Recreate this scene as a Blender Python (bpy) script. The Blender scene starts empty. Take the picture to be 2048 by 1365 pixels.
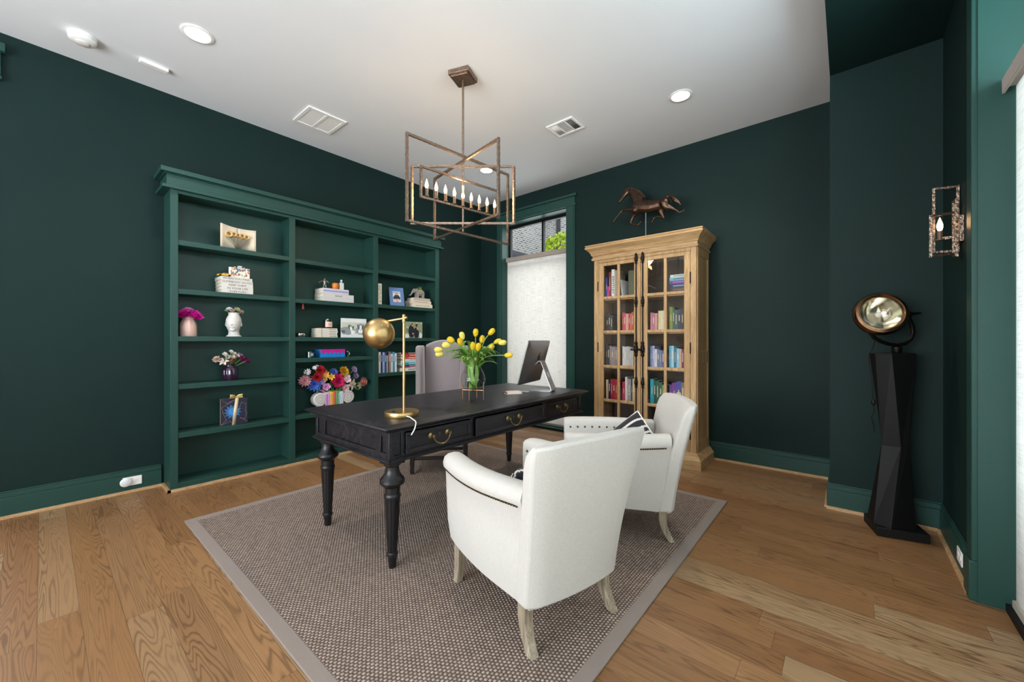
import bpy, math, random
from mathutils import Vector, Matrix, noise as mnoise
S = bpy.context.scene
COL = S.collection
rnd = random.Random(7)
PI = math.pi

def lin(h, g=1.0):
    h = h.lstrip('#')
    o = []
    for i in (0, 2, 4):
        c = int(h[i:i+2], 16)/255
        o.append((c/12.92 if c <= .04045 else ((c+.055)/1.055)**2.4)*g)
    return (*o, 1)

# ------------------------------------------------------------------ camera
cd = bpy.data.cameras.new('camera'); cam = bpy.data.objects.new('camera', cd); COL.objects.link(cam)
cam.location = (4.504, -4.560, 1.24)
cam.rotation_euler = (PI/2, 0, math.radians(40.164))
cd.sensor_width = 36; cd.lens = 794.5/2048*36; cd.clip_start = .02
S.camera = cam
# ------------------------------------------------------------------ sky, daylight, added fill, exposure
S.view_settings.view_transform = 'Standard'; S.view_settings.look = 'None'
S.view_settings.exposure = 0.0; S.view_settings.gamma = 1; S.view_settings.use_curve_mapping = False
W = bpy.data.worlds.new('sky'); S.world = W; W.use_nodes = True
bg = W.node_tree.nodes['Background']; bg.inputs[0].default_value = (.86, .93, 1, 1); bg.inputs[1].default_value = 1.9

def area(name, loc, rot, sx, sy, power, col):
    l = bpy.data.lights.new(name, 'AREA'); l.shape = 'RECTANGLE'; l.size = sx; l.size_y = sy; l.energy = power; l.color = col
    o = bpy.data.objects.new(name, l); o.location = loc; o.rotation_euler = rot; COL.objects.link(o); return o
# daylight outside the right and back windows; front and hall are added fill
area('fill_front', (2.9, -8.05, 1.75), (PI/2+.6, 0, 0), 3.0, 2.6, 380, (.93, .965, 1))  # added fill lamp behind the camera, outside an unseen window
area('daylight_right', (5.75, -4.1, 1.75), (PI/2+.3, 0, PI/2), 4.6, 2.7, 400, (.74, .92, 1))
area('daylight_back', (1.03, .55, 1.7), (-PI/2, 0, 0), 1.15, 2.7, 34, (.9, .97, 1))
area('fill_hall', (-2.3, -5.9, 3.2), (0, 0, 0), 2.2, 2.2, 110, (1, .97, .93))  # added fill lamp under the unseen hall ceiling, no fixture

# ------------------------------------------------------------------ helpers
class MB:
    """collects shapes that become ONE mesh object"""
    def __init__(s, M=None): s.v = []; s.f = []; s.mi = []; s.M = M or Matrix(); s.cm = 0
    def add(s, vs, fs):
        o = len(s.v); s.v += [s.M @ Vector(p) for p in vs]; s.f += [[i+o for i in f] for f in fs]; s.mi += [s.cm]*len(fs); return s
    def box(s, x0, x1, y0, y1, z0, z1):
        return s.add([(x0,y0,z0),(x1,y0,z0),(x1,y1,z0),(x0,y1,z0),(x0,y0,z1),(x1,y0,z1),(x1,y1,z1),(x0,y1,z1)],
                     [(0,3,2,1),(4,5,6,7),(0,1,5,4),(1,2,6,5),(2,3,7,6),(3,0,4,7)])
    def loft(s, rings, closed=True, cap=True):
        n = len(rings[0]); vs = [p for r in rings for p in r]; fs = []
        for i in range(len(rings)-1):
            for j in range(n if closed else n-1):
                k = (j+1) % n
                fs.append((i*n+j, i*n+k, (i+1)*n+k, (i+1)*n+j))
        if cap and closed:
            fs.append(tuple(range(n-1, -1, -1))); fs.append(tuple((len(rings)-1)*n+j for j in range(n)))
        return s.add(vs, fs)
    def lathe(s, prof, n=24, c=(0,0,0), cap=True, flute=None):
        rs = []
        for r, z in prof:
            ring = []
            for j in range(n):
                a = 2*PI*j/n; rr = r if flute is None else r*flute(a, z)
                ring.append((c[0]+rr*math.cos(a), c[1]+rr*math.sin(a), c[2]+z))
            rs.append(ring)
        return s.loft(rs, True, cap)
    def tube(s, pts, r, n=8, cap=True, sq=None):
        pts = [Vector(p) for p in pts]; m = len(pts)
        rr = r if isinstance(r, (list, tuple)) else [r]*m
        rings = []; up = None
        for i, p in enumerate(pts):
            d = (pts[min(i+1, m-1)]-pts[max(i-1, 0)]).normalized()
            if up is None: up = Vector((0,0,1)) if abs(d.z) < .95 else Vector((0,1,0))
            a = d.cross(up).normalized(); b = a.cross(d).normalized(); up = b
            fx, fy = sq if sq else (1, 1)
            rings.append([tuple(p + a*math.cos(2*PI*j/n+PI/n)*rr[i]*fx + b*math.sin(2*PI*j/n+PI/n)*rr[i]*fy) for j in range(n)])
        return s.loft(rings, True, cap)
    def bar(s, p, q, w):                      # square bar
        return s.tube([p, q], w*.7071, 4)
    def prism(s, poly, d0, d1, ax='z'):
        f = {'z': lambda a, b, d: (a, b, d), 'y': lambda a, b, d: (a, d, b), 'x': lambda a, b, d: (d, a, b)}[ax]
        return s.loft([[f(a, b, d0) for a, b in poly], [f(a, b, d1) for a, b in poly]])
    def ball(s, c, r, n=12, m=8):
        rx, ry, rz = r if isinstance(r, (tuple, list)) else (r, r, r)
        rs = []
        for i in range(m+1):
            t = PI*i/m
            q = max(math.sin(t), .02)
            rs.append([(c[0]+rx*q*math.cos(2*PI*j/n), c[1]+ry*q*math.sin(2*PI*j/n), c[2]-rz*math.cos(t)) for j in range(n)])
        return s.loft(rs)
    def grid(s, fn, nu, nv):
        vs = [fn(i/(nu-1), j/(nv-1)) for i in range(nu) for j in range(nv)]
        fs = [(i*nv+j, (i+1)*nv+j, (i+1)*nv+j+1, i*nv+j+1) for i in range(nu-1) for j in range(nv-1)]
        return s.add(vs, fs)
    def poly(s, pts): return s.add(pts, [tuple(range(len(pts)))])
    def build(s, name, mats, parent=None, bevel=0, smooth=True, seg=2, sub=0, remesh=0, ang=40, solid=0):
        me = bpy.data.meshes.new(name); me.from_pydata([tuple(v) for v in s.v], [], s.f)
        if not isinstance(mats, (list, tuple)): mats = [mats]
        for m in mats: me.materials.append(m)
        if len(mats) > 1: me.polygons.foreach_set('material_index', s.mi)
        import bmesh
        b = bmesh.new(); b.from_mesh(me); bmesh.ops.recalc_face_normals(b, faces=b.faces[:]); b.to_mesh(me); b.free()
        if smooth:
            me.polygons.foreach_set('use_smooth', [True]*len(me.polygons))
            me.set_sharp_from_angle(angle=math.radians(ang))
        o = bpy.data.objects.new(name, me); COL.objects.link(o)
        if parent: o.parent = parent
        if remesh:
            r = o.modifiers.new('r', 'REMESH'); r.mode = 'VOXEL'; r.voxel_size = remesh; r.use_smooth_shade = True
            q = o.modifiers.new('s', 'SMOOTH'); q.iterations = 3; q.factor = .5
        if solid:
            q = o.modifiers.new('k', 'SOLIDIFY'); q.thickness = solid; q.offset = 0
        if bevel:
            q = o.modifiers.new('b', 'BEVEL'); q.width = bevel; q.segments = seg; q.limit_method = 'ANGLE'; q.angle_limit = math.radians(35); q.harden_normals = False
        if sub:
            q = o.modifiers.new('u', 'SUBSURF'); q.levels = sub; q.render_levels = sub
        return o

def tag(o, label=None, cat=None, group=None, kind=None):
    if label: o['label'] = label
    if cat: o['category'] = cat
    if group: o['group'] = group
    if kind: o['kind'] = kind
    return o
def thing(name, label, cat, loc=(0,0,0), rz=0, group=None):
    o = bpy.data.objects.new(name, None); o.empty_display_size = .05; COL.objects.link(o)
    o.location = loc; o.rotation_euler = (0, 0, rz); return tag(o, label, cat, group)
def struct(name, mb, m, parent=None, bevel=0, **k):
    o = mb.build(name, m, parent, bevel, smooth=k.pop('smooth', bevel > 0), **k)
    if not parent: o['kind'] = 'structure'
    return o
def T(x=0, y=0, z=0): return Matrix.Translation((x, y, z))
def Rz(a): return Matrix.Rotation(a, 4, 'Z')
def Rx(a): return Matrix.Rotation(a, 4, 'X')
def Ry(a): return Matrix.Rotation(a, 4, 'Y')
def look(d):                                   # matrix turning +z onto d
    return Vector((0, 0, 1)).rotation_difference(Vector(d)).to_matrix().to_4x4()

ORD = ['first','second','third','fourth','fifth','sixth','seventh','eighth','ninth','tenth','eleventh','twelfth','thirteenth','fourteenth','fifteenth','sixteenth']

def text_mesh(body, size, bold=0.0):
    cu = bpy.data.curves.new('txt', 'FONT'); cu.body = body; cu.size = size; cu.align_x = 'CENTER'; cu.align_y = 'CENTER'; cu.offset = bold; cu.resolution_u = 2
    o = bpy.data.objects.new('txt', cu); COL.objects.link(o)
    me = bpy.data.meshes.new_from_object(o.evaluated_get(bpy.context.evaluated_depsgraph_get()))
    bpy.data.objects.remove(o); bpy.data.curves.remove(cu); return me
TXT = {k: text_mesh(k, sz, b) for k, sz, b in [('WHEN YOU FIND', .03, 0), ('SOMEBODY GOOD', .03, 0), ('KEEP THEM', .03, 0), ('IN YOUR LIFE', .03, 0),
    ('-TOM FORD', .03, 0), ('BENTLEY', .05, .0008), ('Simple &', .03, .0005), ('iMac', .012, 0), ('vogue', .034, 0), ('Selwitt', .03, 0), ('HELLO', .02, 0)]}
def text(key, name, m, M, parent, sx=1, sy=1):
    o = bpy.data.objects.new(name, TXT[key].copy()); o.data.name = name; o.data.materials.clear(); o.data.materials.append(m); COL.objects.link(o)
    o.parent = parent; o.matrix_local = M @ Matrix.Diagonal((sx, sy, 1, 1)); return o

# ------------------------------------------------------------------ materials
def node(t, typ, ins=None, **pr):
    n = t.nodes.new(typ)
    for k, v in pr.items(): setattr(n, k, v)
    for k, v in (ins or {}).items():
        s = n.inputs[k]
        if hasattr(v, 'is_output'): t.links.new(v, s)
        else: s.default_value = v
    return n
def M_(t, op, a, b=0.0, c=0.0):
    return node(t, 'ShaderNodeMath', {0: a, 1: b, 2: c}, operation=op).outputs[0]
def mix(t, f, a, b, bt='MIX'):
    n = node(t, 'ShaderNodeMix', data_type='RGBA', blend_type=bt)
    for i, v in ((0, f), (6, a), (7, b)):
        if hasattr(v, 'is_output'): t.links.new(v, n.inputs[i])
        else: n.inputs[i].default_value = v
    return n.outputs[2]
def ramp(t, f, stops):
    n = t.nodes.new('ShaderNodeValToRGB'); t.links.new(f, n.inputs[0]); e = n.color_ramp.elements
    while len(e) < len(stops): e.new(.5)
    for i, (p, c) in enumerate(stops): e[i].position = p; e[i].color = c
    return n.outputs[0]
def bumpn(t, h, st, dist=.01): return node(t, 'ShaderNodeBump', {'Height': h, 'Strength': st, 'Distance': dist}).outputs[0]
def base(name):
    m = bpy.data.materials.new(name); m.use_nodes = True; t = m.node_tree; return m, t, t.nodes['Principled BSDF']
def obj_co(t, sc=(1,1,1)):
    c = node(t, 'ShaderNodeTexCoord').outputs['Object']
    return node(t, 'ShaderNodeMapping', {'Vector': c, 'Scale': sc}).outputs[0]
def plain(name, col, rough=.5, metal=0, var=.06, vs=9, bump=0, spec=.5, coat=0):
    m, t, p = base(name); c = lin(col) if isinstance(col, str) else (*col, 1)
    n = node(t, 'ShaderNodeTexNoise', {'Vector': obj_co(t), 'Scale': vs, 'Detail': 4})
    d = tuple(x*(1-2*var) for x in c[:3])+(1,); l = tuple(min(1, x*(1+2*var)) for x in c[:3])+(1,)
    t.links.new(mix(t, n.outputs[0], d, l), p.inputs['Base Color'])
    p.inputs['Roughness'].default_value = rough; p.inputs['Metallic'].default_value = metal; p.inputs['Specular IOR Level'].default_value = spec
    p.inputs['Coat Weight'].default_value = coat
    if bump: t.links.new(bumpn(t, n.outputs[0], bump), p.inputs['Normal'])
    return m
_pm = {}
def pc(col, rough=.55):                        # cached plain colour
    k = (col, rough)
    if k not in _pm: _pm[k] = plain('paint_'+col.strip('#'), col, rough, var=.04, vs=30)
    return _pm[k]
def emit(name, col, st):
    m, t, p = base(name); p.inputs['Emission Color'].default_value = (*col, 1); p.inputs['Emission Strength'].default_value = st; p.inputs['Base Color'].default_value = (*col, 1); return m
def wood(name, cols, sc, rough=.5, grain=.35, fine=1.0, bump=.12):
    m, t, p = base(name); co = obj_co(t, sc)
    n1 = node(t, 'ShaderNodeTexNoise', {'Vector': co, 'Scale': 3.2, 'Detail': 5, 'Distortion': .9}).outputs[0]
    n2 = node(t, 'ShaderNodeTexNoise', {'Vector': co, 'Scale': 26*fine, 'Detail': 3}).outputs[0]
    c = ramp(t, n1, [(.3, lin(cols[0])), (.5, lin(cols[1])), (.68, lin(cols[2]))])
    k = ramp(t, n2, [(.36, (1-grain, 1-grain, 1-grain, 1)), (.56, (1, 1, 1, 1))])
    t.links.new(mix(t, 1.0, c, k, 'MULTIPLY'), p.inputs['Base Color'])
    p.inputs['Roughness'].default_value = rough
    t.links.new(bumpn(t, n2, bump, .004), p.inputs['Normal']); return m
def fabric(name, col, sc=420, rough=.9, var=.10, bump=.25, sheen=.2, st=(1, 1, .12)):
    m, t, p = base(name); c = lin(col)
    a = node(t, 'ShaderNodeTexNoise', {'Vector': obj_co(t, st), 'Scale': sc, 'Detail': 2}).outputs[0]
    b = node(t, 'ShaderNodeTexNoise', {'Vector': obj_co(t, (st[2], st[1], st[0])), 'Scale': sc, 'Detail': 2}).outputs[0]
    h = M_(t, 'MULTIPLY', M_(t, 'ADD', a, b), .5)
    d = tuple(x*(1-3*var) for x in c[:3])+(1,); l = tuple(min(1, x*(1+1.5*var)) for x in c[:3])+(1,)
    t.links.new(mix(t, h, d, l), p.inputs['Base Color']); p.inputs['Roughness'].default_value = rough
    p.inputs['Sheen Weight'].default_value = sheen
    t.links.new(bumpn(t, h, bump, .002), p.inputs['Normal']); return m
def thin_glass(name, tint=(1, 1, 1), ior=1.5, rough=0.0):
    m = bpy.data.materials.new(name); m.use_nodes = True; t = m.node_tree; t.nodes.remove(t.nodes['Principled BSDF'])
    tr = node(t, 'ShaderNodeBsdfTransparent', {'Color': (*tint, 1)}); gl = node(t, 'ShaderNodeBsdfGlossy', {'Roughness': rough})
    f = M_(t, 'MULTIPLY_ADD', M_(t, 'POWER', node(t, 'ShaderNodeLayerWeight', {'Blend': .5}).outputs['Facing'], 4.0), .85, ((ior-1)/(ior+1))**2)
    mx = node(t, 'ShaderNodeMixShader', {0: f, 1: tr.outputs[0], 2: gl.outputs[0]})
    t.links.new(mx.outputs[0], t.nodes['Material Output'].inputs[0]); return m

wall_green = plain('green_wall_paint', (.0062, .0218, .0195), .6, var=.05, vs=3, bump=.02, spec=.17)
trim_green = plain('green_trim_paint', (.0160, .058, .0475), .42, var=.03, vs=4, spec=.3)
white_paint = plain('ceiling_white', '#e3e6e9', .9, var=.01, vs=2)
white_plastic = plain('white_plastic', '#f2f1ee', .4, var=.01)
hall_paint = plain('hall_paint', '#cfcac2', .9, var=.02, vs=2)
shoe_oak = wood('pale_oak_moulding', ['#b98f62', '#c9a377', '#d6b48a'], (6, 6, 30), .5)
oak = wood('cabinet_oak', ['#a98456', '#bf9a6b', '#cdab7e'], (7, 7, .55), .62, .22)
black_wood = wood('black_stained_wood', ['#15151a', '#1f1f25', '#2e2e37'], (9, .8, 9), .36, .5, 1.6, .4)
black_leg = wood('black_stained_leg', ['#0e0e10', '#151518', '#1f1f23'], (9, 9, .8), .36, .35, 1.4, .2)
wash_wood = wood('grey_washed_wood', ['#8c7c68', '#a29480', '#b5a994'], (9, 9, .7), .7, .4, 1, .3)
linen = fabric('white_linen', '#cecbc5')
velvet = fabric('mauve_grey_velvet', '#83797c', 260, .75, .10, .2, .6, (1, .2, .2))
brass = plain('aged_brass', '#c4a672', .36, 1, var=.10, vs=14)
brass_dark = plain('antique_brass', '#9c8a5e', .35, 1, var=.15, vs=40)
nail_metal = plain('bronze_nail', '#5b523f', .35, 1, var=.15, vs=60)
iron = plain('hammered_bronze_iron', '#8f7b6b', .36, .9, var=.32, vs=60, bump=.6)
black_iron = plain('black_iron', '#17130f', .45, .6, var=.15, vs=60, bump=.2)
black_metal = plain('black_painted_metal', '#0b0b0c', .55, 0, var=.2, vs=8, bump=.05, spec=.3)
bronze = plain('dark_bronze', '#4a3a30', .32, .85, var=.35, vs=26, bump=.15)
copper = plain('worn_copper_bronze', '#8a6a50', .25, 1, var=.2, vs=16)
alu = plain('brushed_aluminium', '#a4a6ab', .35, .9, var=.03)
paper = plain('book_paper', '#e6ddcb', .85, var=.06, vs=120)
white_cer = plain('white_ceramic', '#cfcdc9', .3, var=.02)
pane_glass = thin_glass('pane_glass')
vase_glass = thin_glass('vase_glass', (.93, .97, .95), 1.45)
flame_bulb = emit('bulb_glow', (1, .62, .30), 22)
def floor_mat():
    m, t, p = base('oak_plank_floor')
    sp = node(t, 'ShaderNodeSeparateXYZ', {0: obj_co(t)}); x, y = sp.outputs[0], sp.outputs[1]
    Wd, L = .127, 1.55
    yr = M_(t, 'DIVIDE', y, Wd); row = M_(t, 'FLOOR', yr)
    r1 = node(t, 'ShaderNodeTexWhiteNoise', {'W': row}, noise_dimensions='1D').outputs[0]
    xs = M_(t, 'ADD', M_(t, 'DIVIDE', x, L), M_(t, 'MULTIPLY', r1, 7.3)); col = M_(t, 'FLOOR', xs)
    idv = node(t, 'ShaderNodeCombineXYZ', {0: row, 1: col, 2: 0.0}).outputs[0]
    wn = node(t, 'ShaderNodeTexWhiteNoise', {'Vector': idv}, noise_dimensions='2D'); rid = wn.outputs[0]
    gx = M_(t, 'ADD', M_(t, 'MULTIPLY', x, .5), M_(t, 'MULTIPLY', rid, 53.0))
    gy = M_(t, 'ADD', M_(t, 'MULTIPLY', y, 6.4), M_(t, 'MULTIPLY', rid, 91.0))
    gv = node(t, 'ShaderNodeCombineXYZ', {0: gx, 1: gy, 2: M_(t, 'MULTIPLY', rid, 17.0)}).outputs[0]
    n1 = node(t, 'ShaderNodeTexNoise', {'Vector': gv, 'Scale': 1.25, 'Detail': 2.5, 'Roughness': .45, 'Distortion': .35}).outputs[0]
    sn = M_(t, 'SINE', M_(t, 'MULTIPLY', n1, 195.0))
    ring = M_(t, 'POWER', M_(t, 'MULTIPLY_ADD', sn, .5, .5), 3.0)
    fv = node(t, 'ShaderNodeCombineXYZ', {0: M_(t, 'MULTIPLY', x, 9.0), 1: M_(t, 'MULTIPLY', y, 330.0), 2: rid}).outputs[0]
    fib = node(t, 'ShaderNodeTexNoise', {'Vector': fv, 'Scale': 1.0, 'Detail': 2}).outputs[0]
    patch = node(t, 'ShaderNodeTexNoise', {'Vector': gv, 'Scale': .55, 'Detail': 2}).outputs[0]
    b = ramp(t, rid, [(0, lin('#a0784e')), (.3, lin('#8d6440')), (.5, lin('#a98057')), (.72, lin('#986f48')), (.93, lin('#b09470'))])
    b = mix(t, M_(t, 'MULTIPLY', patch, .32), b, lin('#7d5635'))
    dk = mix(t, .72, b, lin('#4f3622'))
    pr = M_(t, 'MULTIPLY', ring, M_(t, 'MULTIPLY_ADD', node(t, 'ShaderNodeTexNoise', {'Vector': gv, 'Scale': .8}).outputs[0], 1.6, -.25))
    pr = node(t, 'ShaderNodeClamp', {0: M_(t, 'MULTIPLY', pr, 1.2)}).outputs[0]
    c = mix(t, pr, b, dk)
    c = mix(t, M_(t, 'MULTIPLY', M_(t, 'SUBTRACT', 1.0, fib), .32), c, lin('#5c3f28'))
    fy = M_(t, 'FRACT', yr); ey = M_(t, 'MINIMUM', fy, M_(t, 'SUBTRACT', 1.0, fy))
    fx = M_(t, 'FRACT', xs); ex = M_(t, 'MULTIPLY', M_(t, 'MINIMUM', fx, M_(t, 'SUBTRACT', 1.0, fx)), L/Wd)
    e = M_(t, 'MINIMUM', ey, ex); gap = M_(t, 'LESS_THAN', e, .0075)
    c = mix(t, M_(t, 'MULTIPLY', gap, .6), c, lin('#3b281a'))
    t.links.new(c, p.inputs['Base Color']); t.links.new(M_(t, 'MULTIPLY_ADD', fib, .12, .34), p.inputs['Roughness'])
    h = M_(t, 'SUBTRACT', M_(t, 'MULTIPLY', fib, .35), M_(t, 'ADD', M_(t, 'MULTIPLY', pr, .3), gap))
    t.links.new(bumpn(t, h, .22, .002), p.inputs['Normal']); return m
def weave_mat():
    m, t, p = base('woven_sisal')
    sp = node(t, 'ShaderNodeSeparateXYZ', {0: obj_co(t)}); x, y = sp.outputs[0], sp.outputs[1]
    v = M_(t, 'DIVIDE', x, .0145); rw = M_(t, 'FLOOR', v)
    u = M_(t, 'ADD', M_(t, 'DIVIDE', y, .0175), M_(t, 'MULTIPLY', M_(t, 'MODULO', rw, 2.0), .5))
    b = M_(t, 'MULTIPLY', M_(t, 'SINE', M_(t, 'MULTIPLY', M_(t, 'FRACT', u), PI)), M_(t, 'SINE', M_(t, 'MULTIPLY', M_(t, 'FRACT', v), PI)))
    wn = node(t, 'ShaderNodeTexWhiteNoise', {'Vector': node(t, 'ShaderNodeCombineXYZ', {0: M_(t, 'FLOOR', u), 1: rw}).outputs[0]}, noise_dimensions='2D').outputs[0]
    n = node(t, 'ShaderNodeTexNoise', {'Vector': obj_co(t), 'Scale': 260, 'Detail': 2}).outputs[0]
    big = node(t, 'ShaderNodeTexNoise', {'Vector': obj_co(t), 'Scale': 2.5, 'Detail': 2}).outputs[0]
    k = M_(t, 'MULTIPLY', M_(t, 'POWER', b, .75), M_(t, 'MULTIPLY_ADD', wn, .35, .72))
    k = M_(t, 'ADD', k, M_(t, 'MULTIPLY_ADD', n, .5, -.25))
    c = ramp(t, k, [(.08, lin('#40342d')), (.42, lin('#88776c')), (.85, lin('#c3afa2'))])
    c = mix(t, M_(t, 'MULTIPLY', big, .3), c, lin('#7b6a60'))
    t.links.new(c, p.inputs['Base Color']); p.inputs['Roughness'].default_value = .92
    t.links.new(bumpn(t, b, .9, .006), p.inputs['Normal']); return m
def brick_mat():
    m, t, p = base('whitewashed_brick')
    c = node(t, 'ShaderNodeTexCoord').outputs['Object']; sp = node(t, 'ShaderNodeSeparateXYZ', {0: c})
    v = node(t, 'ShaderNodeCombineXYZ', {0: M_(t, 'ADD', sp.outputs[0], sp.outputs[1]), 1: sp.outputs[2], 2: 0.0}).outputs[0]
    bk = node(t, 'ShaderNodeTexBrick', {'Vector': v, 'Color1': lin('#4a4f57'), 'Color2': lin('#b9b9b6'), 'Mortar': lin('#d9d6d0'), 'Scale': 1.0, 'Mortar Size': .026, 'Brick Width': .25, 'Row Height': .098, 'Bias': -.1})
    n = node(t, 'ShaderNodeTexNoise', {'Vector': c, 'Scale': 9, 'Detail': 4}).outputs[0]
    k = ramp(t, n, [(.46, (0, 0, 0, 1)), (.70, (.6, .6, .6, 1))])
    t.links.new(mix(t, k, bk.outputs[0], lin('#d9d6d0')), p.inputs['Base Color']); p.inputs['Roughness'].default_value = .9; return m
def shade_mat():
    m = bpy.data.materials.new('woven_shade_fabric'); m.use_nodes = True; t = m.node_tree; t.nodes.remove(t.nodes['Principled BSDF'])
    a = node(t, 'ShaderNodeTexNoise', {'Vector': obj_co(t, (9, 9, 420)), 'Scale': 1, 'Detail': 2}).outputs[0]
    b = node(t, 'ShaderNodeTexNoise', {'Vector': obj_co(t, (420, 420, 9)), 'Scale': 1, 'Detail': 2}).outputs[0]
    k = M_(t, 'ADD', M_(t, 'MULTIPLY', a, .65), M_(t, 'MULTIPLY', b, .35))
    c = ramp(t, k, [(.33, lin('#c3c0ba')), (.5, lin('#e3e1dd')), (.7, lin('#f0efec'))])
    d = node(t, 'ShaderNodeBsdfDiffuse', {'Color': c}); tr = node(t, 'ShaderNodeBsdfTranslucent', {'Color': c})
    mx = node(t, 'ShaderNodeMixShader', {0: .52, 1: d.outputs[0], 2: tr.outputs[0]}); t.links.new(mx.outputs[0], t.nodes['Material Output'].inputs[0]); return m
oak_floor = floor_mat(); sisal = weave_mat(); brick = brick_mat(); shade_cloth = shade_mat()
rug_tape = fabric('taupe_felt_border', '#8d8078', 300, .95, .06, .2, .1, (1, 1, 1))
taupe_fabric = fabric('taupe_shade_rail', '#a0948a', 300, .9, .05)

# ------------------------------------------------------------------ room shell
H = 3.389; SX = 4.405; SZ = 3.21; RX = 4.98; YF = -7.6; PY = -.78
struct('floor', MB().box(-3.7, 5.3, YF, .25, -.06, 0), oak_floor)
struct('ceiling', MB().box(-3.7, SX, YF-.2, .2, H, H+.12), white_paint)
struct('trim_1', MB().box(SX, 5.3, YF-.2, .2, SZ, H+.12), wall_green)                     # dropped soffit along the window wall
struct('wall_left', MB().box(-.15, 0, -4.8, .2, 0, H).box(-.15, 0, -6.7, -4.8, 3.0, H).box(-.15, 0, YF, -6.7, 0, H), wall_green)
wx0, wx1, wz = .444, 1.623, 3.035
struct('wall_back', MB().box(0, wx0, 0, .24, 0, H).box(wx1, SX, 0, .24, 0, H).box(wx0, wx1, 0, .24, wz, H).box(wx0, wx1, 0, .24, -.05, .03), wall_green)
struct('wall_corner', MB().box(SX, 5.2, PY, .2, 0, SZ), wall_green)
jy = -1.69
struct('wall_right', MB().box(RX, 5.22, jy, PY, 0, SZ).box(RX, 5.22, -6.7, jy, 3.06, SZ).box(RX, 5.22, YF, -6.7, 0, SZ), wall_green)
struct('wall_front', MB().box(-.15, 1.55, YF-.2, YF, 0, H).box(4.25, 5.22, YF-.2, YF, 0, H).box(1.55, 4.25, YF-.2, YF, 3.05, H).box(1.55, 4.25, YF-.2, YF, 0, .4), hall_paint)
struct('wall_hall', MB().box(-3.7, -3.6, YF, -3.6, 0, H).box(-3.6, -.15, -3.7, -3.6, 0, H).box(-3.6, -.15, YF-.1, YF, 0, H), hall_paint)
# baseboards with bead, pale oak shoe moulding below
def baseboard(name, runs, nrm):
    b = MB(); q = MB()
    for (x0, y0, x1, y1) in runs:
        nx, ny = nrm
        def slab(m, th, z0, z1): m.box(min(x0, x1, x0+nx*th, x1+nx*th), max(x0, x1, x0+nx*th, x1+nx*th), min(y0, y1, y0+ny*th, y1+ny*th), max(y0, y1, y0+ny*th, y1+ny*th), z0, z1)
        slab(b, .018, 0, .142); slab(b, .013, .142, .176); slab(b, .007, .176, .186)
        slab(q, .033, 0, .012); slab(q, .027, .012, .02)
    struct(name, b, trim_green, bevel=.003)
    return q
qs = [baseboard('baseboard_left', [(0, -4.8, 0, -3.895), (0, -1.08, 0, 0)], (1, 0)),
      baseboard('baseboard_back', [(0, 0, .36, 0), (1.757, 0, SX, 0)], (0, -1)),
      baseboard('baseboard_corner', [(SX-.018, PY, RX, PY)], (0, -1)),
      baseboard('baseboard_corner_side', [(SX, PY, SX, 0)], (-1, 0)),
      baseboard('baseboard_right', [(RX, jy+.05, RX, PY)], (-1, 0))]
for i, q in enumerate(qs): struct('trim_%d' % (i+2), q, shoe_oak)
# shoe moulding round the bookcase foot
struct('trim_7', MB().box(.275, .294, -3.898, -1.07, 0, .02).box(0, .294, -3.898, -3.879, 0, .02).box(0, .294, -1.083, -1.064, 0, .02), shoe_oak)
# cased opening head at the far left
struct('trim_8', MB().box(0, .03, -6.85, -4.74, 3.05, 3.24).box(0, .055, -6.87, -4.72, 3.24, 3.30).box(0, .04, -6.86, -4.735, 3.05, 3.075).box(0, .022, -4.86, -4.775, 0, 3.06), trim_green, bevel=.004)
# back window casing with cap
struct('trim_9', MB().box(.361, wx0+.002, -.02, 0, 0, 3.04).box(.372, .43, -.028, -.02, 0, 3.04).box(1.619, 1.755, -.02, 0, 0, 3.04).box(1.635, 1.738, -.028, -.02, 0, 3.04)
       .box(.34, 1.775, -.034, 0, 3.035, 3.062).box(.361, 1.755, -.024, 0, 3.062, 3.158).box(.325, 1.79, -.045, 0, 3.158, 3.19), trim_green, bevel=.004)
# back window: black metal frame, two lights, glass; jamb lining
struct('trim_10', MB().box(wx0, wx0+.012, 0, .24, .03, wz).box(wx1-.012, wx1, 0, .24, .03, wz).box(wx0, wx1, 0, .24, wz-.012, wz).box(wx0, wx1, .0, .24, .02, .035), trim_green)
win = MB()
a0, a1 = wx0+.012, wx1-.012
win.box(a0, a0+.03, .165, .215, .035, wz-.012).box(a1-.03, a1, .165, .215, .035, wz-.012).box(a0, a1, .165, .215, wz-.05, wz-.012).box(a0, a1, .165, .215, .035, .085).box(1.085, 1.115, .165, .215, 2.40, wz-.03).box(a0, a1, .165, .215, 2.36, 2.42)
w1 = struct('window_1', win, black_metal)
MB().box(a0+.02, a1-.02, .186, .192, .06, wz-.03).build('glass', pane_glass, w1, smooth=False)
# right window wall: casing, jamb, black sliding door frame
struct('trim_11', MB().box(4.956, RX, jy-.005, -1.60, .19, 3.08).box(4.966, RX, jy, -1.585, .19, 3.08).box(4.948, RX, jy-.005, -1.585, 0, .19).box(4.956, RX, -6.8, jy, 3.06, 3.17), trim_green, bevel=.004)
struct('trim_12', MB().box(4.976, 5.22, jy-.012, jy, 0, 3.06).box(4.97, 5.22, -6.7, jy-.012, 3.048, 3.06), trim_green)
w2m = MB().box(5.06, 5.22, -6.7, jy-.012, 0, .035)
for k in range(5): 
    yy = -6.69+k*(4.98/4); w2m.box(5.17, 5.215, yy-.02, yy+.02, .03, 3.05)
w2m.box(5.17, 5.215, -6.7, jy-.012, 3.0, 3.05)
w2 = struct('window_2', w2m, black_metal)
MB().box(5.19, 5.196, -6.68, jy-.03, .03, 3.02).build('glass', pane_glass, w2, smooth=False)
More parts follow.
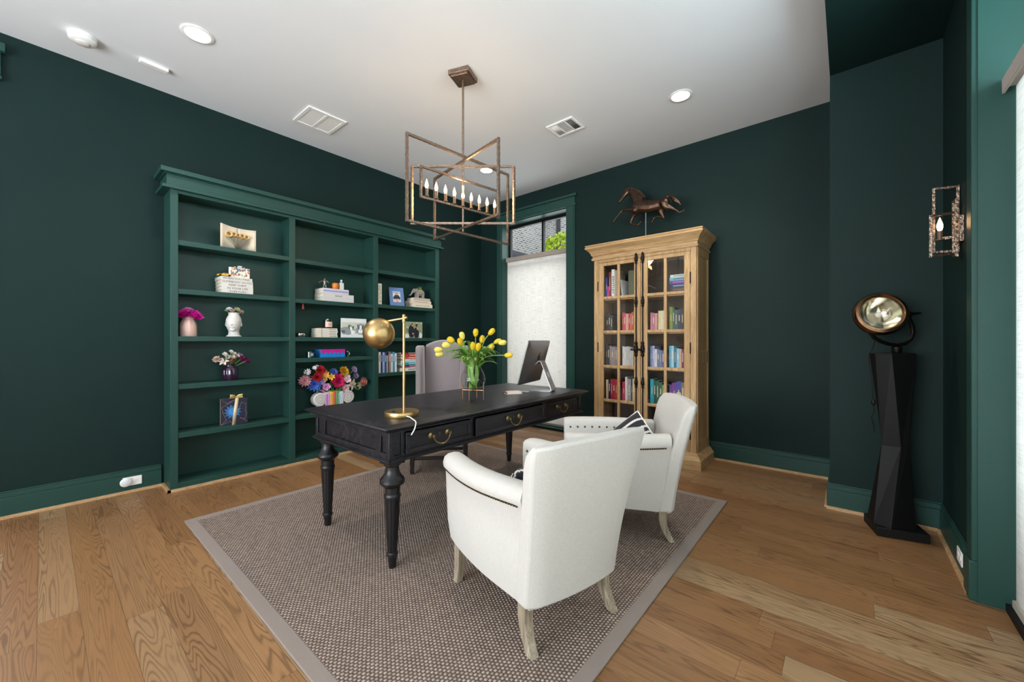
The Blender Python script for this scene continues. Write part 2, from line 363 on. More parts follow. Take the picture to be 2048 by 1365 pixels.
# unseen front window behind the camera, added to let in fill light
fm = MB()
for k in range(4): fm.box(1.55+k*.887, 1.59+k*.887, YF-.12, YF-.07, .4, 3.05)
fm.box(1.55, 4.25, YF-.12, YF-.07, .4, .45).box(1.55, 4.25, YF-.12, YF-.07, 3.0, 3.05)
w3 = struct('window_3', fm, black_metal)
MB().box(1.57, 4.24, YF-.1, YF-.094, .43, 3.03).build('glass', pane_glass, w3, smooth=False)

# ------------------------------------------------------------------ window shades
sh = thing('window_shade', 'white woven top-down shade with taupe rail in the back window', 'window shade', (1.03, .12, .06))
MB().box(-.568, .568, -.0015, .0015, .0, 2.41).build('fabric', shade_cloth, sh, smooth=False)
tag(MB().box(-.588, .572, -.028, .018, 2.40, 2.465).build('top_rail', taupe_fabric, sh, .006), 'taupe fabric rail')
MB().box(-.568, .568, -.01, .01, -.02, .008).build('bottom_rail', pc('#8f8a84'), sh, .003)
sh = thing('window_shade', 'white woven shade with taupe rail hanging at the right edge of the frame', 'window shade', (5.092, -4.15, .04))
MB().box(-.002, .002, -2.5, 2.444, .0, 2.36).build('fabric', shade_cloth, sh, smooth=False)
tag(MB().box(-.045, -.035, -2.5, 2.44, 2.335, 2.405).box(-.035, .03, -2.5, 2.436, 2.36, 2.372).build('top_rail', taupe_fabric, sh, .003), 'taupe fabric rail')
MB().box(-.016, .012, -2.5, 2.436, -.03, .025).build('bottom_rail', pc('#b9b2aa'), sh, .004)

# ------------------------------------------------------------------ built-in bookcase
FX = .275
bc = thing('bookcase', 'large built-in bookcase painted dark green with open shelves and crown', 'bookcase', (0, -2.48, 0))
def bb(*a, ): x0, x1, y0, y1, z0, z1 = a; return (x0, x1, y0+2.48, y1+2.48, z0, z1)
MB().box(*bb(.012, .03, -3.86, -1.10, .06, 2.55)).build('back_panel', trim_green, bc)
for (y0, y1) in ((-3.879, -3.840), (-1.122, -1.083)):
    MB().box(*bb(.002, FX-.018, y0, y1, 0, 2.53)).build('side_panel', trim_green, bc, .002)
for (y0, y1) in ((-2.962, -2.926), (-2.043, -2.007)):
    MB().box(*bb(.03, FX-.018, y0, y1, .03, 2.53)).build('divider', trim_green, bc, .002)
for (y0, y1) in ((-3.881, -3.829), (-2.972, -2.916), (-2.055, -1.995), (-1.141, -1.081)):
    MB().box(*bb(FX-.018, FX, y0, y1, .0, 2.53)).build('stile', trim_green, bc, .0025)
MB().box(*bb(FX-.018, FX-.0005, -3.829, -1.141, 2.462, 2.53)).build('top_rail', trim_green, bc, .002)
MB().box(*bb(.002, FX-.0005, -3.83, -1.14, .02, .062)).build('bottom_shelf', trim_green, bc, .002)
MB().box(*bb(.03, FX-.02, -3.84, -1.12, 2.47, 2.50)).build('top_panel', trim_green, bc)
MB().box(*bb(.002, FX+.012, -3.905, -1.055, 2.515, 2.605)).box(*bb(.002, FX+.034, -3.935, -1.03, 2.487, 2.512)).box(*bb(.002, FX+.022, -3.92, -1.045, 2.605, 2.612)).box(*bb(.002, FX+.045, -3.945, -1.015, 2.612, 2.65)).build('crown', trim_green, bc, .004)
BAYS = [(-3.845, -2.955, [2.079, 1.674, 1.279, .880, .475]), (-2.935, -2.035, [2.072, 1.668, 1.279, 1.064, .488]), (-2.015, -1.115, [2.085, 1.677, 1.279, .858, .47])]
for y0, y1, zs in BAYS:
    for z in zs:
        MB().box(*bb(.031, FX-(.006 if z != 1.279 else .002), y0+.006, y1-.006, z-.042, z)).build('shelf', trim_green, bc, .003)

# ------------------------------------------------------------------ rug
rx0, rx1, ry0, ry1 = 1.04, 3.80, -3.93, -1.165
rug = thing('area_rug', 'taupe woven sisal rug with felt border under the desk and armchairs', 'rug', ((rx0+rx1)/2, (ry0+ry1)/2, 0))
hx, hy = (rx1-rx0)/2, (ry1-ry0)/2
MB().box(-hx+.055, hx-.055, -hy+.055, hy-.055, .0005, .010).build('weave', sisal, rug, smooth=False)
tag(MB().box(-hx, -hx+.062, -hy, hy, .0005, .0115).box(hx-.062, hx, -hy, hy, .0005, .0115).box(-hx+.062, hx-.062, -hy, -hy+.062, .0005, .0115).box(-hx+.062, hx-.062, hy-.062, hy, .0005, .0115).build('border', rug_tape, rug, .003), 'plain taupe felt border')
# ------------------------------------------------------------------ desk
DX0, DX1, DY0, DY1 = 1.795, 2.664, -3.382, -1.41
dk = thing('writing_desk', 'large black stained wooden desk with turned fluted legs and brass pulls', 'desk', (2.23, -2.396, .0115))
def dl(x, y): return x-2.23, y+2.396
def dbox(m, x0, x1, y0, y1, z0, z1): return m.box(x0-2.23, x1-2.23, y0+2.396, y1+2.396, z0-.0115, z1-.0115)
m = MB()
rings = []
for e, z in [(.012, .758), (.024, .764), (.028, .772), (.05, .778), (.052, .784), (.048, .789), (.034, .792), (.022, .797), (.012, .7995), (.004, .800)]:
    x0, y0 = dl(DX0-e, DY0-e); x1, y1 = dl(DX1+e, DY1+e); rings.append([(x0, y0, z-.0115), (x1, y0, z-.0115), (x1, y1, z-.0115), (x0, y1, z-.0115)])
m.loft(rings); m.build('desktop', black_wood, dk, .003, ang=25)
m = MB()
dbox(m, DX0+.02, DX1-.02, DY0+.02, DY1-.02, .618, .758)
# end aprons: framed panels, and corner pilasters
for y0, y1 in ((DY0, DY0+.03), (DY1-.03, DY1)):
    dbox(m, DX0+.0015, DX1-.0015, y0, y1, .73, .7575); dbox(m, DX0+.0015, DX1-.0015, y0, y1, .6005, .64)
    for x0, x1 in ((DX0+.0015, DX0+.026), (DX0+.082, DX0+.135), (DX1-.135, DX1-.082), (DX1-.026, DX1-.0015)): dbox(m, x0, x1, y0, y1, .64, .73)
    s = 1 if y0 == DY0 else -1; yo = y0+.012 if s > 0 else y1-.012
    dbox(m, DX0+.135, DX1-.135, min(yo, yo+s*.02), max(yo, yo+s*.02), .64, .73)
    for x0, x1 in ((DX0+.026, DX0+.082), (DX1-.082, DX1-.026)): dbox(m, x0, x1, min(yo, yo+s*.02), max(yo, yo+s*.02), .64, .73)
m.build('apron', black_wood, dk, .002)
# drawer rails
m = MB()
for xa, xb in ((DX0, DX0+.03), (DX1-.03, DX1)):
    xi = (xa+.0008, xb-.0008); dbox(m, *xi, DY0+.03, DY1-.03, .745, .7575); dbox(m, *xi, DY0+.03, DY1-.03, .6005, .625)
    for ya, yb in ((DY0+.001, DY0+.022), (DY0+.078, DY0+.10), (-2.794, -2.76), (-2.0, -1.94), (DY1-.10, DY1-.078), (DY1-.022, DY1-.001)): dbox(m, xa, xb, ya, yb, .60, .758)
    xo = xb-.010 if xb == DX1 else xa+.010
    for ya, yb in ((DY0+.02, DY0+.08), (DY1-.08, DY1-.02)): dbox(m, min(xo, 2.23+(xo-2.23)*.97), max(xo, 2.23+(xo-2.23)*.97), ya, yb, .625, .745)
m.build('drawer_frame', black_wood, dk, .002)
m = MB()
for e, z0, z1 in ((.006, .592, .600), (.014, .600, .608), (.008, .608, .614)): dbox(m, DX0-e, DX1+e, DY0-e, DY1+e, z0, z1)
m.build('base_moulding', black_wood, dk, .002)
def pull(parent, y, z, x):
    h = MB()
    for s in (-.038, .038):
        h.lathe([(.019, 0), (.019, .003), (.014, .006), (.008, .008), (.0065, .02), (.009, .023), (.006, .028)], 16, cap=True) if 0 else None
    h = MB(T(x, y, z) @ Ry(PI/2))
    def at(s):
        k = MB(T(x, y+s, z) @ Ry(PI/2)); k.lathe([(.0205, 0), (.0205, .002), (.015, .006), (.009, .008), (.007, .018), (.010, .021), (.0095, .026), (.004, .028)], 18)
        h.v += k.v and []; return k
    g = MB()
    for s in (-.062, .062):
        k = MB(T(x, y+s, z) @ Ry(PI/2)).lathe([(.0205, 0), (.0205, .002), (.015, .006), (.009, .008), (.007, .018), (.010, .021), (.0095, .026), (.004, .028)], 18)
        o = len(g.v); g.v += k.v; g.f += [[i+o for i in f] for f in k.f]; g.mi += k.mi
    pts = []; rr = []
    for i in range(17):
        q = i/16; yy = -.062+.124*q; dz = -.047*math.sin(PI*q)**.5 if 0 < i < 16 else 0
        pts.append((x+.022+.006*math.sin(PI*q), y+yy*(1-.12*math.sin(PI*q)), z-.004+dz)); rr.append(.0042+.002*math.exp(-((q-.5)/.09)**2)+.0012*math.exp(-((q-.32)/.03)**2)+.0012*math.exp(-((q-.68)/.03)**2))
    g.tube(pts, rr, 8); g.build('pull', brass_dark, parent)
for i, (ya, yb, out) in enumerate([(-3.284, -2.794, .016), (-2.762, -2.0, .024), (-1.94, -1.512, .004)]):
    d = MB(); xf = DX1+out
    dbox(d, DX1-.05, xf-.007, ya, yb, .628, .742)
    for (a, b, c, e) in ((ya, yb, .628, .650), (ya, yb, .720, .742), (ya, ya+.028, .650, .720), (yb-.028, yb, .650, .720)): dbox(d, DX1-.03, xf, a, b, c, e)
    dr = d.build('drawer', black_wood, dk, .002)
    yc = (ya+yb)/2 - (.0 if i else .01)
    pull(dr, yc+2.396, .694-.0115, xf-.007-2.23)
    kh = MB(); lx = xf-.0065-2.23
    kh.prism([(yc+2.396+.0045*math.cos(a), .702-.0115+.0045*math.sin(a)) for a in [k*PI/4 for k in range(8)]], lx-.001, lx+.0012, 'x'); kh.box(lx-.001, lx+.0012, yc+2.396-.002, yc+2.396+.002, .688-.0115, .702-.0115)
    kh.build('keyhole', brass_dark, dr)
def flute(a, z):
    return 1-.085*(abs(math.cos(a*5))**6 > .35) if .09 < z < .372 else 1
for x, y in ((1.85, -3.325), (2.612, -3.328), (1.85, -1.462), (2.612, -1.462)):
    X0, Y0 = dl(x, y)
    g = MB().lathe([(.020, 0), (.0245, .055), (.026, .06), (.0275, .064), (.031, .068), (.031, .078), (.0265, .084), (.0268, .095), (.0405, .366), (.041, .374), (.0435, .38), (.0455, .388), (.0435, .397), (.040, .402), (.041, .435), (.049, .445), (.063, .455), (.0675, .466), (.0655, .480), (.058, .489), (.048, .500), (.040, .515), (.036, .535), (.036, .55), (.046, .558), (.046, .566)], 50, (X0, Y0, 0), flute=flute)
    g.box(X0-.048, X0+.048, Y0-.048, Y0+.048, .566, .592)
    g.build('leg', black_leg, dk, ang=30)

# ------------------------------------------------------------------ white armchairs
def armchair(name, loc, rz, label):
    t = thing(name, label, 'armchair', loc, rz, 'white armchairs facing the desk')
    # outer body: seat box with bowed sides
    def side(s):
        g = MB(); rings = []
        for i in range(15):
            q = i/14; y = -.30+.625*q
            bow = math.sin(PI*min(1, q*1.0))
            xo = .278+.045*math.sin(PI*min(1, .12+q*.9))-.012*max(0, q-.6)/.4
            zb = .215-.045*q+.02*math.sin(PI*q); ht = .655
            fr = .012 if i in (0,) else 0
            sec = []
            pr = [(xo-.06, zb), (xo-.028, zb+.004), (xo-.012, zb+.10), (xo-.004, zb+.25), (xo, .578), (xo+.012, .592), (xo+.016, .615), (xo+.008, .642), (xo-.012, ht), (xo-.045, ht+.004), (xo-.078, ht-.002), (xo-.095, .642), (xo-.098, .60), (xo-.098, .40), (xo-.098, zb)]
            for k, (px, pz) in enumerate(pr):
                cx_, cz_ = xo-.045, .43
                e = 1-fr*2.5
                sec.append((s*(cx_+(px-cx_)*e), y, cz_+(pz-cz_)*(1-fr)))
            rings.append(sec)
        f0 = [(s*((abs(p[0])-.245)*.8+.245), p[1]-.012, p[2]*.97+.012) for p in rings[0]]
        g.loft([f0]+rings); return g.build('arm', linen, t, ang=60)
    for s in (-1, 1):
        a = side(s)
        nb = MB(); 
        for i in range(44):
            q = i/43; y = -.295+.585*q; xq = (y+.30)/.625; xo = .278+.045*math.sin(PI*min(1, .12+xq*.9))-.012*max(0, xq-.6)/.4
            nb.ball((s*(xo+.002), y, .583), (.0075, .0075, .0085), 8, 5)
        for j in range(9): nb.ball((s*(.318-.012*j/9-.04*(j > 4)*.3), -.349, .57-j*.036), (.006, .004, .006), 8, 5) if 0 else None
        tag(nb.build('nailhead_trim', nail_metal, a), 'row of small bronze nailheads')
        for j in range(10):
            y = -.265+.053*j; xq = (y+.30)/.625; xo = .278+.045*math.sin(PI*min(1, .12+xq*.9))-.012*max(0, xq-.6)/.4
            MB().ball((s*(xo-.0985), y, .595), (.005, .0075, .0075), 10, 6).build('nailhead', nail_metal, a)
    # back: fanned, slightly leaning slab with softly rounded top
    g = MB(); rings = []
    for i in range(17):
        q = i/16; z = .185+.66*q
        w = .262+.022*q+.042*q*q; yb = .345+.125*q**1.25; th = .105-.02*q
        if i == 16: w -= .012; th -= .03
        if i == 15: w -= .002; th -= .006
        sec = []
        N = 12
        for k in range(N+1):                                   # outer face, bowed
            u = -1+2*k/N; sec.append((w*u, yb+.028*(1-u*u)-.018*max(0, abs(u)-.86)/.14, z+.012*(1-abs(u)**3)*(i == 16)))
        for k in range(N+1):
            u = 1-2*k/N; sec.append((w*u*.99, yb-th+.022*(1-u*u)+.012*max(0, abs(u)-.86)/.14, z+.012*(1-abs(u)**3)*(i == 16)))
        rings.append(sec)
    g.loft(rings); g.build('backrest', linen, t, .012, seg=3, ang=60)
    g = MB().box(-.215, .215, -.30, .30, .195, .345); g.build('seat_rail', linen, t, .02, seg=3)
    g = MB(); rings = []
    for z, e in ((.345, .02), (.355, .004), (.40, -.004), (.445, .0), (.462, .012), (.470, .04)):
        rings.append([(-.20+e, -.31+e, z), (.20-e, -.31+e, z), (.20-e, .24-e, z), (-.20+e, .24-e, z)])
    g.loft(rings); g.build('seat_cushion', linen, t, .018, seg=3, ang=60)
    for sx in (-1, 1):
        g = MB(); rings = []                                   # front leg, flared
        for i in range(7):
            q = i/6; z = .24*(1-q); w = .027-.009*q; ox = sx*(.228+.012*q*q); oy = -.262-.006*q*q
            rings.append([(ox-w, oy-w, z), (ox+w, oy-w, z), (ox+w, oy+w, z), (ox-w, oy+w, z)])
        g.loft(rings); g.build('leg', wash_wood, t, .004)
        g = MB(); rings = []                                   # back leg, sabre curve
        for i in range(9):
            q = i/8; z = .23*(1-q); w = .026-.007*q; ox = sx*(.220+.012*q); oy = .292-.02*math.sin(PI*q)+.045*q*q
            rings.append([(ox-w, oy-w, z), (ox+w, oy-w, z), (ox+w, oy+w, z), (ox-w, oy+w, z)])
        g.loft(rings); g.build('leg', wash_wood, t, .004)
    return t
def pillow(name, loc, M, label, s=.40):
    t = thing(name, label, 'pillow', loc); g = MB(M)
    def f(sg):
        def h(u, v):
            a, b = 2*u-1, 2*v-1
            pin = 1-.10*(abs(a*b))**.7*0; k = (max(0, 1-a**4)*max(0, 1-b**4))**.55
            c = 1-.07*(1-abs(a))*(abs(b) > .98)-.07*(1-abs(b))*(abs(a) > .98)
            sx_ = s/2*(1-.06*(1-a*a)*b*b*0)
            return (a*s/2*(1-.05*(1-b*b)*0), b*s/2, sg*.065*k)
        return h
    g.grid(f(1), 21, 21); g.grid(f(-1), 21, 21)
    g.build('cover', pillow_cloth, t, ang=180)
    st = MB(M)
    for b0 in (-.30, -.24, .02, .08, .46, .52):
        pts = []
        for i in range(41):
            a = -1+2*i/40; bb_ = b0*1; k = (max(0, 1-a**4)*max(0, 1-(bb_*1.0)**4))**.55
            pts.append((a*s/2, bb_*s/2+.004*(i % 2), .065*k+.001))
        st.tube(pts, .0036, 5)
    e = [(-1, -1), (1, -1), (1, 1), (-1, 1), (-1, -1)]
    pts = [(((x0+(x1-x0)*i/26)*s/2), ((y0+(y1-y0)*i/26)*s/2), .004*(i % 2)) for (x0, y0), (x1, y1) in zip(e, e[1:]) for i in range(26)]
    st.tube(pts, .005, 5)
    tag(st.build('stitching', pc('#e8e4dc', .9), t), 'white corded stripes')
    return t
pillow_cloth = fabric('charcoal_pillow_cloth', '#26242b', 300, .95, .12, .3, .1, (1, 1, 1))
A1 = math.atan2(.251, -.967)+PI/2          # local front is -y
armchair('armchair', (3.302, -3.02, .0115), A1, 'white linen armchair nearest the camera, its back to us, with bronze nailheads')
A2 = math.atan2(-.549, -.836)+PI/2
armchair('armchair', (3.275, -2.065, .0115), A2, 'white linen armchair by the oak cabinet, turned sideways with open seat in view')
def chair_pt(loc, rz, x, y, z): return tuple(T(*loc) @ Rz(rz) @ Vector((x, y, z)))
pillow('pillow', chair_pt((3.275, -2.065, 0), A2, .0, .145, .575), Rz(A2+.85) @ Rx(math.radians(70)) @ Rz(PI/4), 'black pillow with white stitched stripes standing on the armchair by the cabinet', .275)
pillow('pillow', chair_pt((3.302, -3.02, 0), A1, .04, .085, .548), Rz(A1) @ Rx(math.radians(70)) @ Rz(0), 'black pillow with white stitching, mostly hidden by the nearest armchair back', .235)

# ------------------------------------------------------------------ grey wing chair behind the desk
WA = math.atan2(-.69, .72)+PI/2
t = thing('wing_chair', 'mauve grey velvet wing chair with dark legs behind the desk', 'chair', (1.415, -1.995, .0115), WA)
g = MB(); rings = []
for i in range(15):
    q = i/14; z = .40+.79*q; yb = .27+.10*q; w = .187-.004*q
    sec = []
    for k in range(11):
        u = -1+2*k/10; sec.append((w*u, yb-.03*u*u, z+.055*(1-u*u)*max(0, q-.6)/.4))
    for k in range(11):
        u = 1-2*k/10; sec.append((w*u, yb-.115+.04*q-.02*u*u, z+(.055*(1-u*u)*max(0, q-.6)/.4)-(.018 if i == 14 else 0)))
    rings.append(sec)
g.loft(rings); g.build('backrest', velvet, t, .014, seg=3, ang=60)
for s in (-1, 1):
    g = MB(); rings = []
    prof = [(.64, -.02, .26), (.72, .0, .27), (.85, .03, .285), (.98, .045, .30), (1.07, .06, .31), (1.13, .085, .32), (1.165, .12, .325), (1.18, .18, .33)]
    for z, yf, ybk in prof:
        xo = .214+.03*(z-.64); sec = []
        w = .042 if z < 1.17 else .03
        for a in range(14):
            an = 2*PI*a/14; yc = (yf+ybk)/2; hy = (ybk-yf)/2
            sec.append((s*(xo+w*math.copysign(abs(math.cos(an))**.7, math.cos(an))), yc+hy*math.copysign(abs(math.sin(an))**.8, math.sin(an)), z))
        rings.append(sec)
    g.loft(rings); g.build('wing', velvet, t, ang=70)
    g = MB(); g.box(s*.225-.05, s*.225+.05, -.19, .27, .26, .62); g.build('arm', velvet, t, .035, seg=4)
    g = MB(); g.tube([(s*.225, -.17, .625), (s*.225, .2, .63)], .052, 14); g.build('arm_pad', fabric('pale_arm_highlight', '#d9d3c8') if s < 0 else velvet, t)  # one pad is paler: an arm highlight put into its colour
MB().box(-.22, .22, -.28, .26, .24, .40).build('seat_rail', velvet, t, .01)
MB().box(-.215, .215, -.30, .22, .40, .50).build('seat_cushion', velvet, t, .035, seg=4)
dark_leg = plain('espresso_wood', '#1a1210', .4, var=.2, vs=20)
for sx, y, w in ((-1, -.255, .02), (1, -.255, .02), (-1, .23, .018), (1, .23, .018)):
    g = MB(); g.loft([[(sx*.245-a, y-a, z), (sx*.245+a, y-a, z), (sx*.245+a, y+a, z), (sx*.245-a, y+a, z)] for a, z in ((w*.8, 0), (w, .15), (w*1.15, .26))]); g.build('leg', dark_leg, t, .003)
for s in (-1, 1): MB().box(s*.245-.011, s*.245+.011, -.24, .22, .125, .155).build('stretcher', dark_leg, t, .002)
MB().box(-.235, .235, .05, .075, .125, .155).build('stretcher', dark_leg, t, .002)
MB().box(-.235, .235, -.265, -.24, .125, .155).build('stretcher', dark_leg, t, .002)

# ------------------------------------------------------------------ oak display cabinet
CX, CY0, CY1 = 2.836, -.47, -.045
cb = thing('display_cabinet', 'tall oak display cabinet with glass doors and crown full of books', 'cabinet', (CX, -.26, 0))
def cbx(m, x0, x1, y0, y1, z0, z1): return m.box(x0-CX, x1-CX, y0+.26, y1+.26, z0, z1)
c0, c1 = 2.284, 3.388
m = MB(); cbx(m, c0+.03, c1-.03, CY1-.012, CY1, .12, 2.20); m.build('back_panel', plain('cabinet_inside', '#54483a', .8), cb)
for x0, x1, s in ((c0, c0+.022, -1), (c1-.022, c1, 1)):
    m = MB(); cbx(m, x0, x1, CY0+.02, CY1, .12, 2.20)
    xo = (x0-.009, x0) if s < 0 else (x1, x1+.009)
    for z0, z1 in ((.13, .24), (.80, .90), (1.20, 1.30), (2.06, 2.17)) if 0 else ((.13, .25), (1.02, 1.14), (2.08, 2.165)): cbx(m, *xo, CY0+.085, CY1-.055, z0, z1)
    for y0, y1 in ((CY0+.02, CY0+.085), (CY1-.055, CY1)): cbx(m, *xo, y0, y1, .13, 2.165)
    m.build('side_panel', oak, cb, .0025)
m = MB()
for x0, x1 in ((c0, 2.3365), (3.3315, c1)): cbx(m, x0, x1, CY0, CY0+.028, .12, 2.165)
cbx(m, 2.3365, 3.3315, CY0, CY0+.028, 2.125, 2.165); cbx(m, 2.3365, 3.3315, CY0, CY0+.028, .12, .172)
m.build('face_frame', oak, cb, .003)
oak_h = wood('cabinet_oak_horizontal', ['#a98456', '#bf9a6b', '#cdab7e'], (.55, 7, 7), .62, .22)
m = MB(); rings = []
for e, z in [(.018, 2.158), (.022, 2.168), (.022, 2.178), (.012, 2.182), (.012, 2.205), (.02, 2.21), (.026, 2.222), (.032, 2.24), (.048, 2.262), (.07, 2.282), (.078, 2.288), (.078, 2.304), (.07, 2.306), (.07, 2.312), (.076, 2.316), (.076, 2.326), (.06, 2.33)]:
    rings.append([(c0-CX-e, CY0-e+.26, z), (c1-CX+e, CY0-e+.26, z), (c1-CX+e, CY1+.26, z), (c0-CX-e, CY1+.26, z)])
m.loft(rings); m.build('crown', oak_h, cb, ang=25)
m = MB(); rings = []
for e, z in [(.055, 0), (.055, .088), (.052, .094), (.04, .105), (.03, .125), (.014, .14), (.008, .148)]:
    rings.append([(c0-CX-e, CY0-e+.26, z), (c1-CX+e, CY0-e+.26, z), (c1-CX+e, CY1+.26, z), (c0-CX-e, CY1+.26, z)])
m.loft(rings); m.build('plinth', oak_h, cb, ang=25)
m = MB(); cbx(m, c0+.02, c1-.02, CY0+.03, CY1, 2.13, 2.17); m.build('top_panel', oak_h, cb)
CSH = [1.722, 1.340, .955, .573, .215]
for z in CSH:
    m = MB(); cbx(m, c0+.022, c1-.022, CY0+.045, CY1-.012, z-.024, z); m.build('shelf', oak_h, cb, .002)
for dx0, dx1, hs in ((2.338, 2.831, 1), (2.835, 3.330, -1)):
    m = MB(); yf = CY0-.004
    g0, g1 = (2.403, 2.762) if hs > 0 else (2.905, 3.274)
    cbx(m, dx0, g0, yf, yf+.026, .174, 2.122); cbx(m, g1, dx1, yf, yf+.026, .174, 2.122)
    cbx(m, g0, g1, yf, yf+.026, 2.084, 2.122); cbx(m, g0, g1, yf, yf+.026, .174, .235)
    mx = (g0+g1)/2; cbx(m, mx-.0145, mx+.0145, yf+.002, yf+.024, .235, 2.084)
    for z in (1.724, 1.343, .957, .576): cbx(m, g0, mx-.0145, yf+.002, yf+.024, z-.0145, z+.0145); cbx(m, mx+.0145, g1, yf+.002, yf+.024, z-.0145, z+.0145)
    d = m.build('door', oak, cb, .003)
    for a, b in ((g0, mx-.0145), (mx+.0145, g1)):
        for z0, z1 in zip((.235, .5905, .9715, 1.3575, 1.7385), (.5615, .9425, 1.3285, 1.7095, 2.084)):
            q = MB(); cbx(q, a-.004, b+.004, yf+.011, yf+.014, z0-.004, z1+.004); q.build('pane', pane_glass, d, smooth=False)
    xr = 2.790 if hs > 0 else 2.862
    r = MB(); r.tube([(xr-CX, yf-.014+.26, .19), (xr-CX, yf-.014+.26, 2.16)], .0065, 10)
    for z in (2.115, 1.655, .80, .25):
        r.lathe([(.006, -.06), (.012, -.052), (.014, -.04), (.010, -.03), (.016, -.02), (.018, 0), (.016, .02), (.010, .03), (.014, .04), (.012, .052), (.006, .06)], 12, (xr-CX, yf-.014+.26, z))
        r.box(xr-CX-.012, xr-CX+.012, yf-.014+.26, yf+.26, z-.03, z+.03)
    z = 1.155
    r.lathe([(.006, -.085), (.014, -.075), (.018, -.06), (.012, -.045), (.018, -.03), (.022, 0), (.018, .03), (.012, .045), (.018, .06), (.014, .075), (.006, .085)], 12, (xr-CX, yf-.016+.26, z))
    r.box(xr-CX-.014, xr-CX+.014, yf-.016+.26, yf+.26, z-.04, z+.04)
    r.build('cremone_bolt', black_iron, d)
    k = MB(); kx = xr-CX; k.tube([(kx, yf-.02+.26, z-.005), (kx-.004, yf-.055+.26, z-.005)], .007, 10); k.ball((kx-.02*1, yf-.058+.26, z-.005), (.027, .011, .012), 12, 8)
    k.build('handle', black_iron, d)
    hxp = 2.336 if hs > 0 else 3.333
    for z in (1.86, 1.17, .33):
        q = MB(); q.tube([(hxp-CX, yf-.001+.26, z-.05), (hxp-CX, yf-.001+.26, z+.05)], .006, 10); q.ball((hxp-CX, yf-.001+.26, z+.053), .005, 8, 6); q.ball((hxp-CX, yf-.001+.26, z-.053), .005, 8, 6); q.build('hinge', black_iron, d)
# ------------------------------------------------------------------ chandelier
FW = Vector((-.6450, .7642, 0)); RT = Vector((.7642, .6450, 0))       # two horizontal directions used to lay out the crossed frames
ch = thing('chandelier', 'wrought iron chandelier of crossed rectangular frames with candle bulbs over the desk', 'chandelier', (2.14, -2.371, 2.1))
def hp(r, d, z): p = RT*r+FW*d; return (p.x, p.y, z-2.1)
cnp = MB(); 
for a, (w, z0, z1) in ((.35, (.088, 3.352, 3.389)), (.35, (.074, 3.336, 3.354))):
    k = MB(T(0, 0, 0) @ Rz(a)).box(-w, w, -w, w, z0-2.1, z1-2.1); o = len(cnp.v); cnp.v += k.v; cnp.f += [[i+o for i in f] for f in k.f]; cnp.mi += k.mi
cnp.build('canopy', iron, ch, .003)
MB().tube([hp(0, 0, 3.34), hp(0, 0, 2.12)], .0085, 10).build('rod', iron, ch)
def frame(r, d, z0, z1, w=.017):
    g = MB(); P = [hp(-r, -d, z0), hp(-r, -d, z1), hp(r, d, z1), hp(r, d, z0)]
    dirv = (RT*r+FW*d).normalized()
    for a, b in zip(P, P[1:]+P[:1]):
        a = Vector(a); b = Vector(b); L = (b-a).length; u = (b-a)/L; a = a-u*w*.5; b = b+u*w*.5; n = max(4, int(L/.022))
        pts = [a+(b-a)*i/n for i in range(n+1)]
        g.tube(pts, [w*.7071*(1+(.10 if i % 2 else -.06)) for i in range(n+1)], 4)
    g.build('frame', iron, ch, ang=15)
frame(.357, .355, 2.105, 2.728)
frame(.297, -.352, 2.148, 2.689)
frame(.410, .0, 2.187, 2.646)
frame(.281, .25, 2.312, 2.538, .015)
for i in range(9):
    q = -1+2*i/8; r, d = .245*q, .218*q; z = 2.322
    c = hp(r, d, z)
    k = MB().lathe([(.006, 0), (.017, .004), (.017, .009), (.011, .012), (.0115, .062), (.009, .064)], 14, c)
    cs = k.build('candle_sleeve', plain('candle_sleeve', '#6d5743', .5, .3) if i == 0 else bpy.data.materials['candle_sleeve'], ch)
    MB().lathe([(.006, .062), (.0095, .070), (.0125, .082), (.0115, .096), (.007, .113), (.002, .128), (.0008, .134)], 14, c).build('bulb', flame_bulb, cs)
def point(name, loc, power, col, r=.02, parent=None):
    l = bpy.data.lights.new(name, 'POINT'); l.energy = power; l.color = col; l.shadow_soft_size = r
    o = bpy.data.objects.new(name, l); o.location = loc; COL.objects.link(o); return o
point('chandelier_glow', (2.14, -2.371, 2.50), 16, (1, .68, .38), .10)

# ------------------------------------------------------------------ ceiling fittings
lamp_disc = emit('downlight_glow', (1, .97, .92), 30)
for (x, y, lb) in ((1.03, -3.855, 'white recessed ceiling light, lit, at the left near the smoke detector'), (3.389, -.951, 'white recessed ceiling light, lit, near the dark soffit on the right'), (1.039, -.952, 'white recessed ceiling light, lit, seen behind the chandelier frames')):
    t = thing('recessed_light', lb, 'ceiling light', (x, y, H), 0, 'recessed ceiling lights')
    MB().lathe([(.070, -.001), (.094, -.001), (.096, -.004), (.092, -.007), (.074, -.007), (.070, -.001)], 40, cap=False).build('trim_ring', white_plastic, t)
    MB().lathe([(.001, -.003), (.071, -.003)], 40, cap=False).build('lens', lamp_disc, t)
    l = bpy.data.lights.new('downlight', 'SPOT'); l.energy = 75; l.color = (1, .93, .84); l.spot_size = math.radians(115); l.spot_blend = .8; l.shadow_soft_size = .06
    o = bpy.data.objects.new('downlight', l); o.location = (x, y, H-.02); COL.objects.link(o)
t = thing('smoke_detector', 'round white smoke detector on the ceiling at far left', 'smoke detector', (.386, -4.373, H))
MB().lathe([(.074, 0), (.074, -.012), (.070, -.016), (.070, -.022), (.072, -.024), (.071, -.036), (.060, -.044), (.001, -.046)], 40).build('body', white_plastic, t)
g = MB()
for k in range(12): a = k*PI/6; g.box(*[0]*0) if 0 else g.add([(.0702*math.cos(a+e), .0702*math.sin(a+e), z) for e, z in ((-.2, -.0165), (.2, -.0165), (.2, -.0215), (-.2, -.0215))], [(0, 1, 2, 3)])
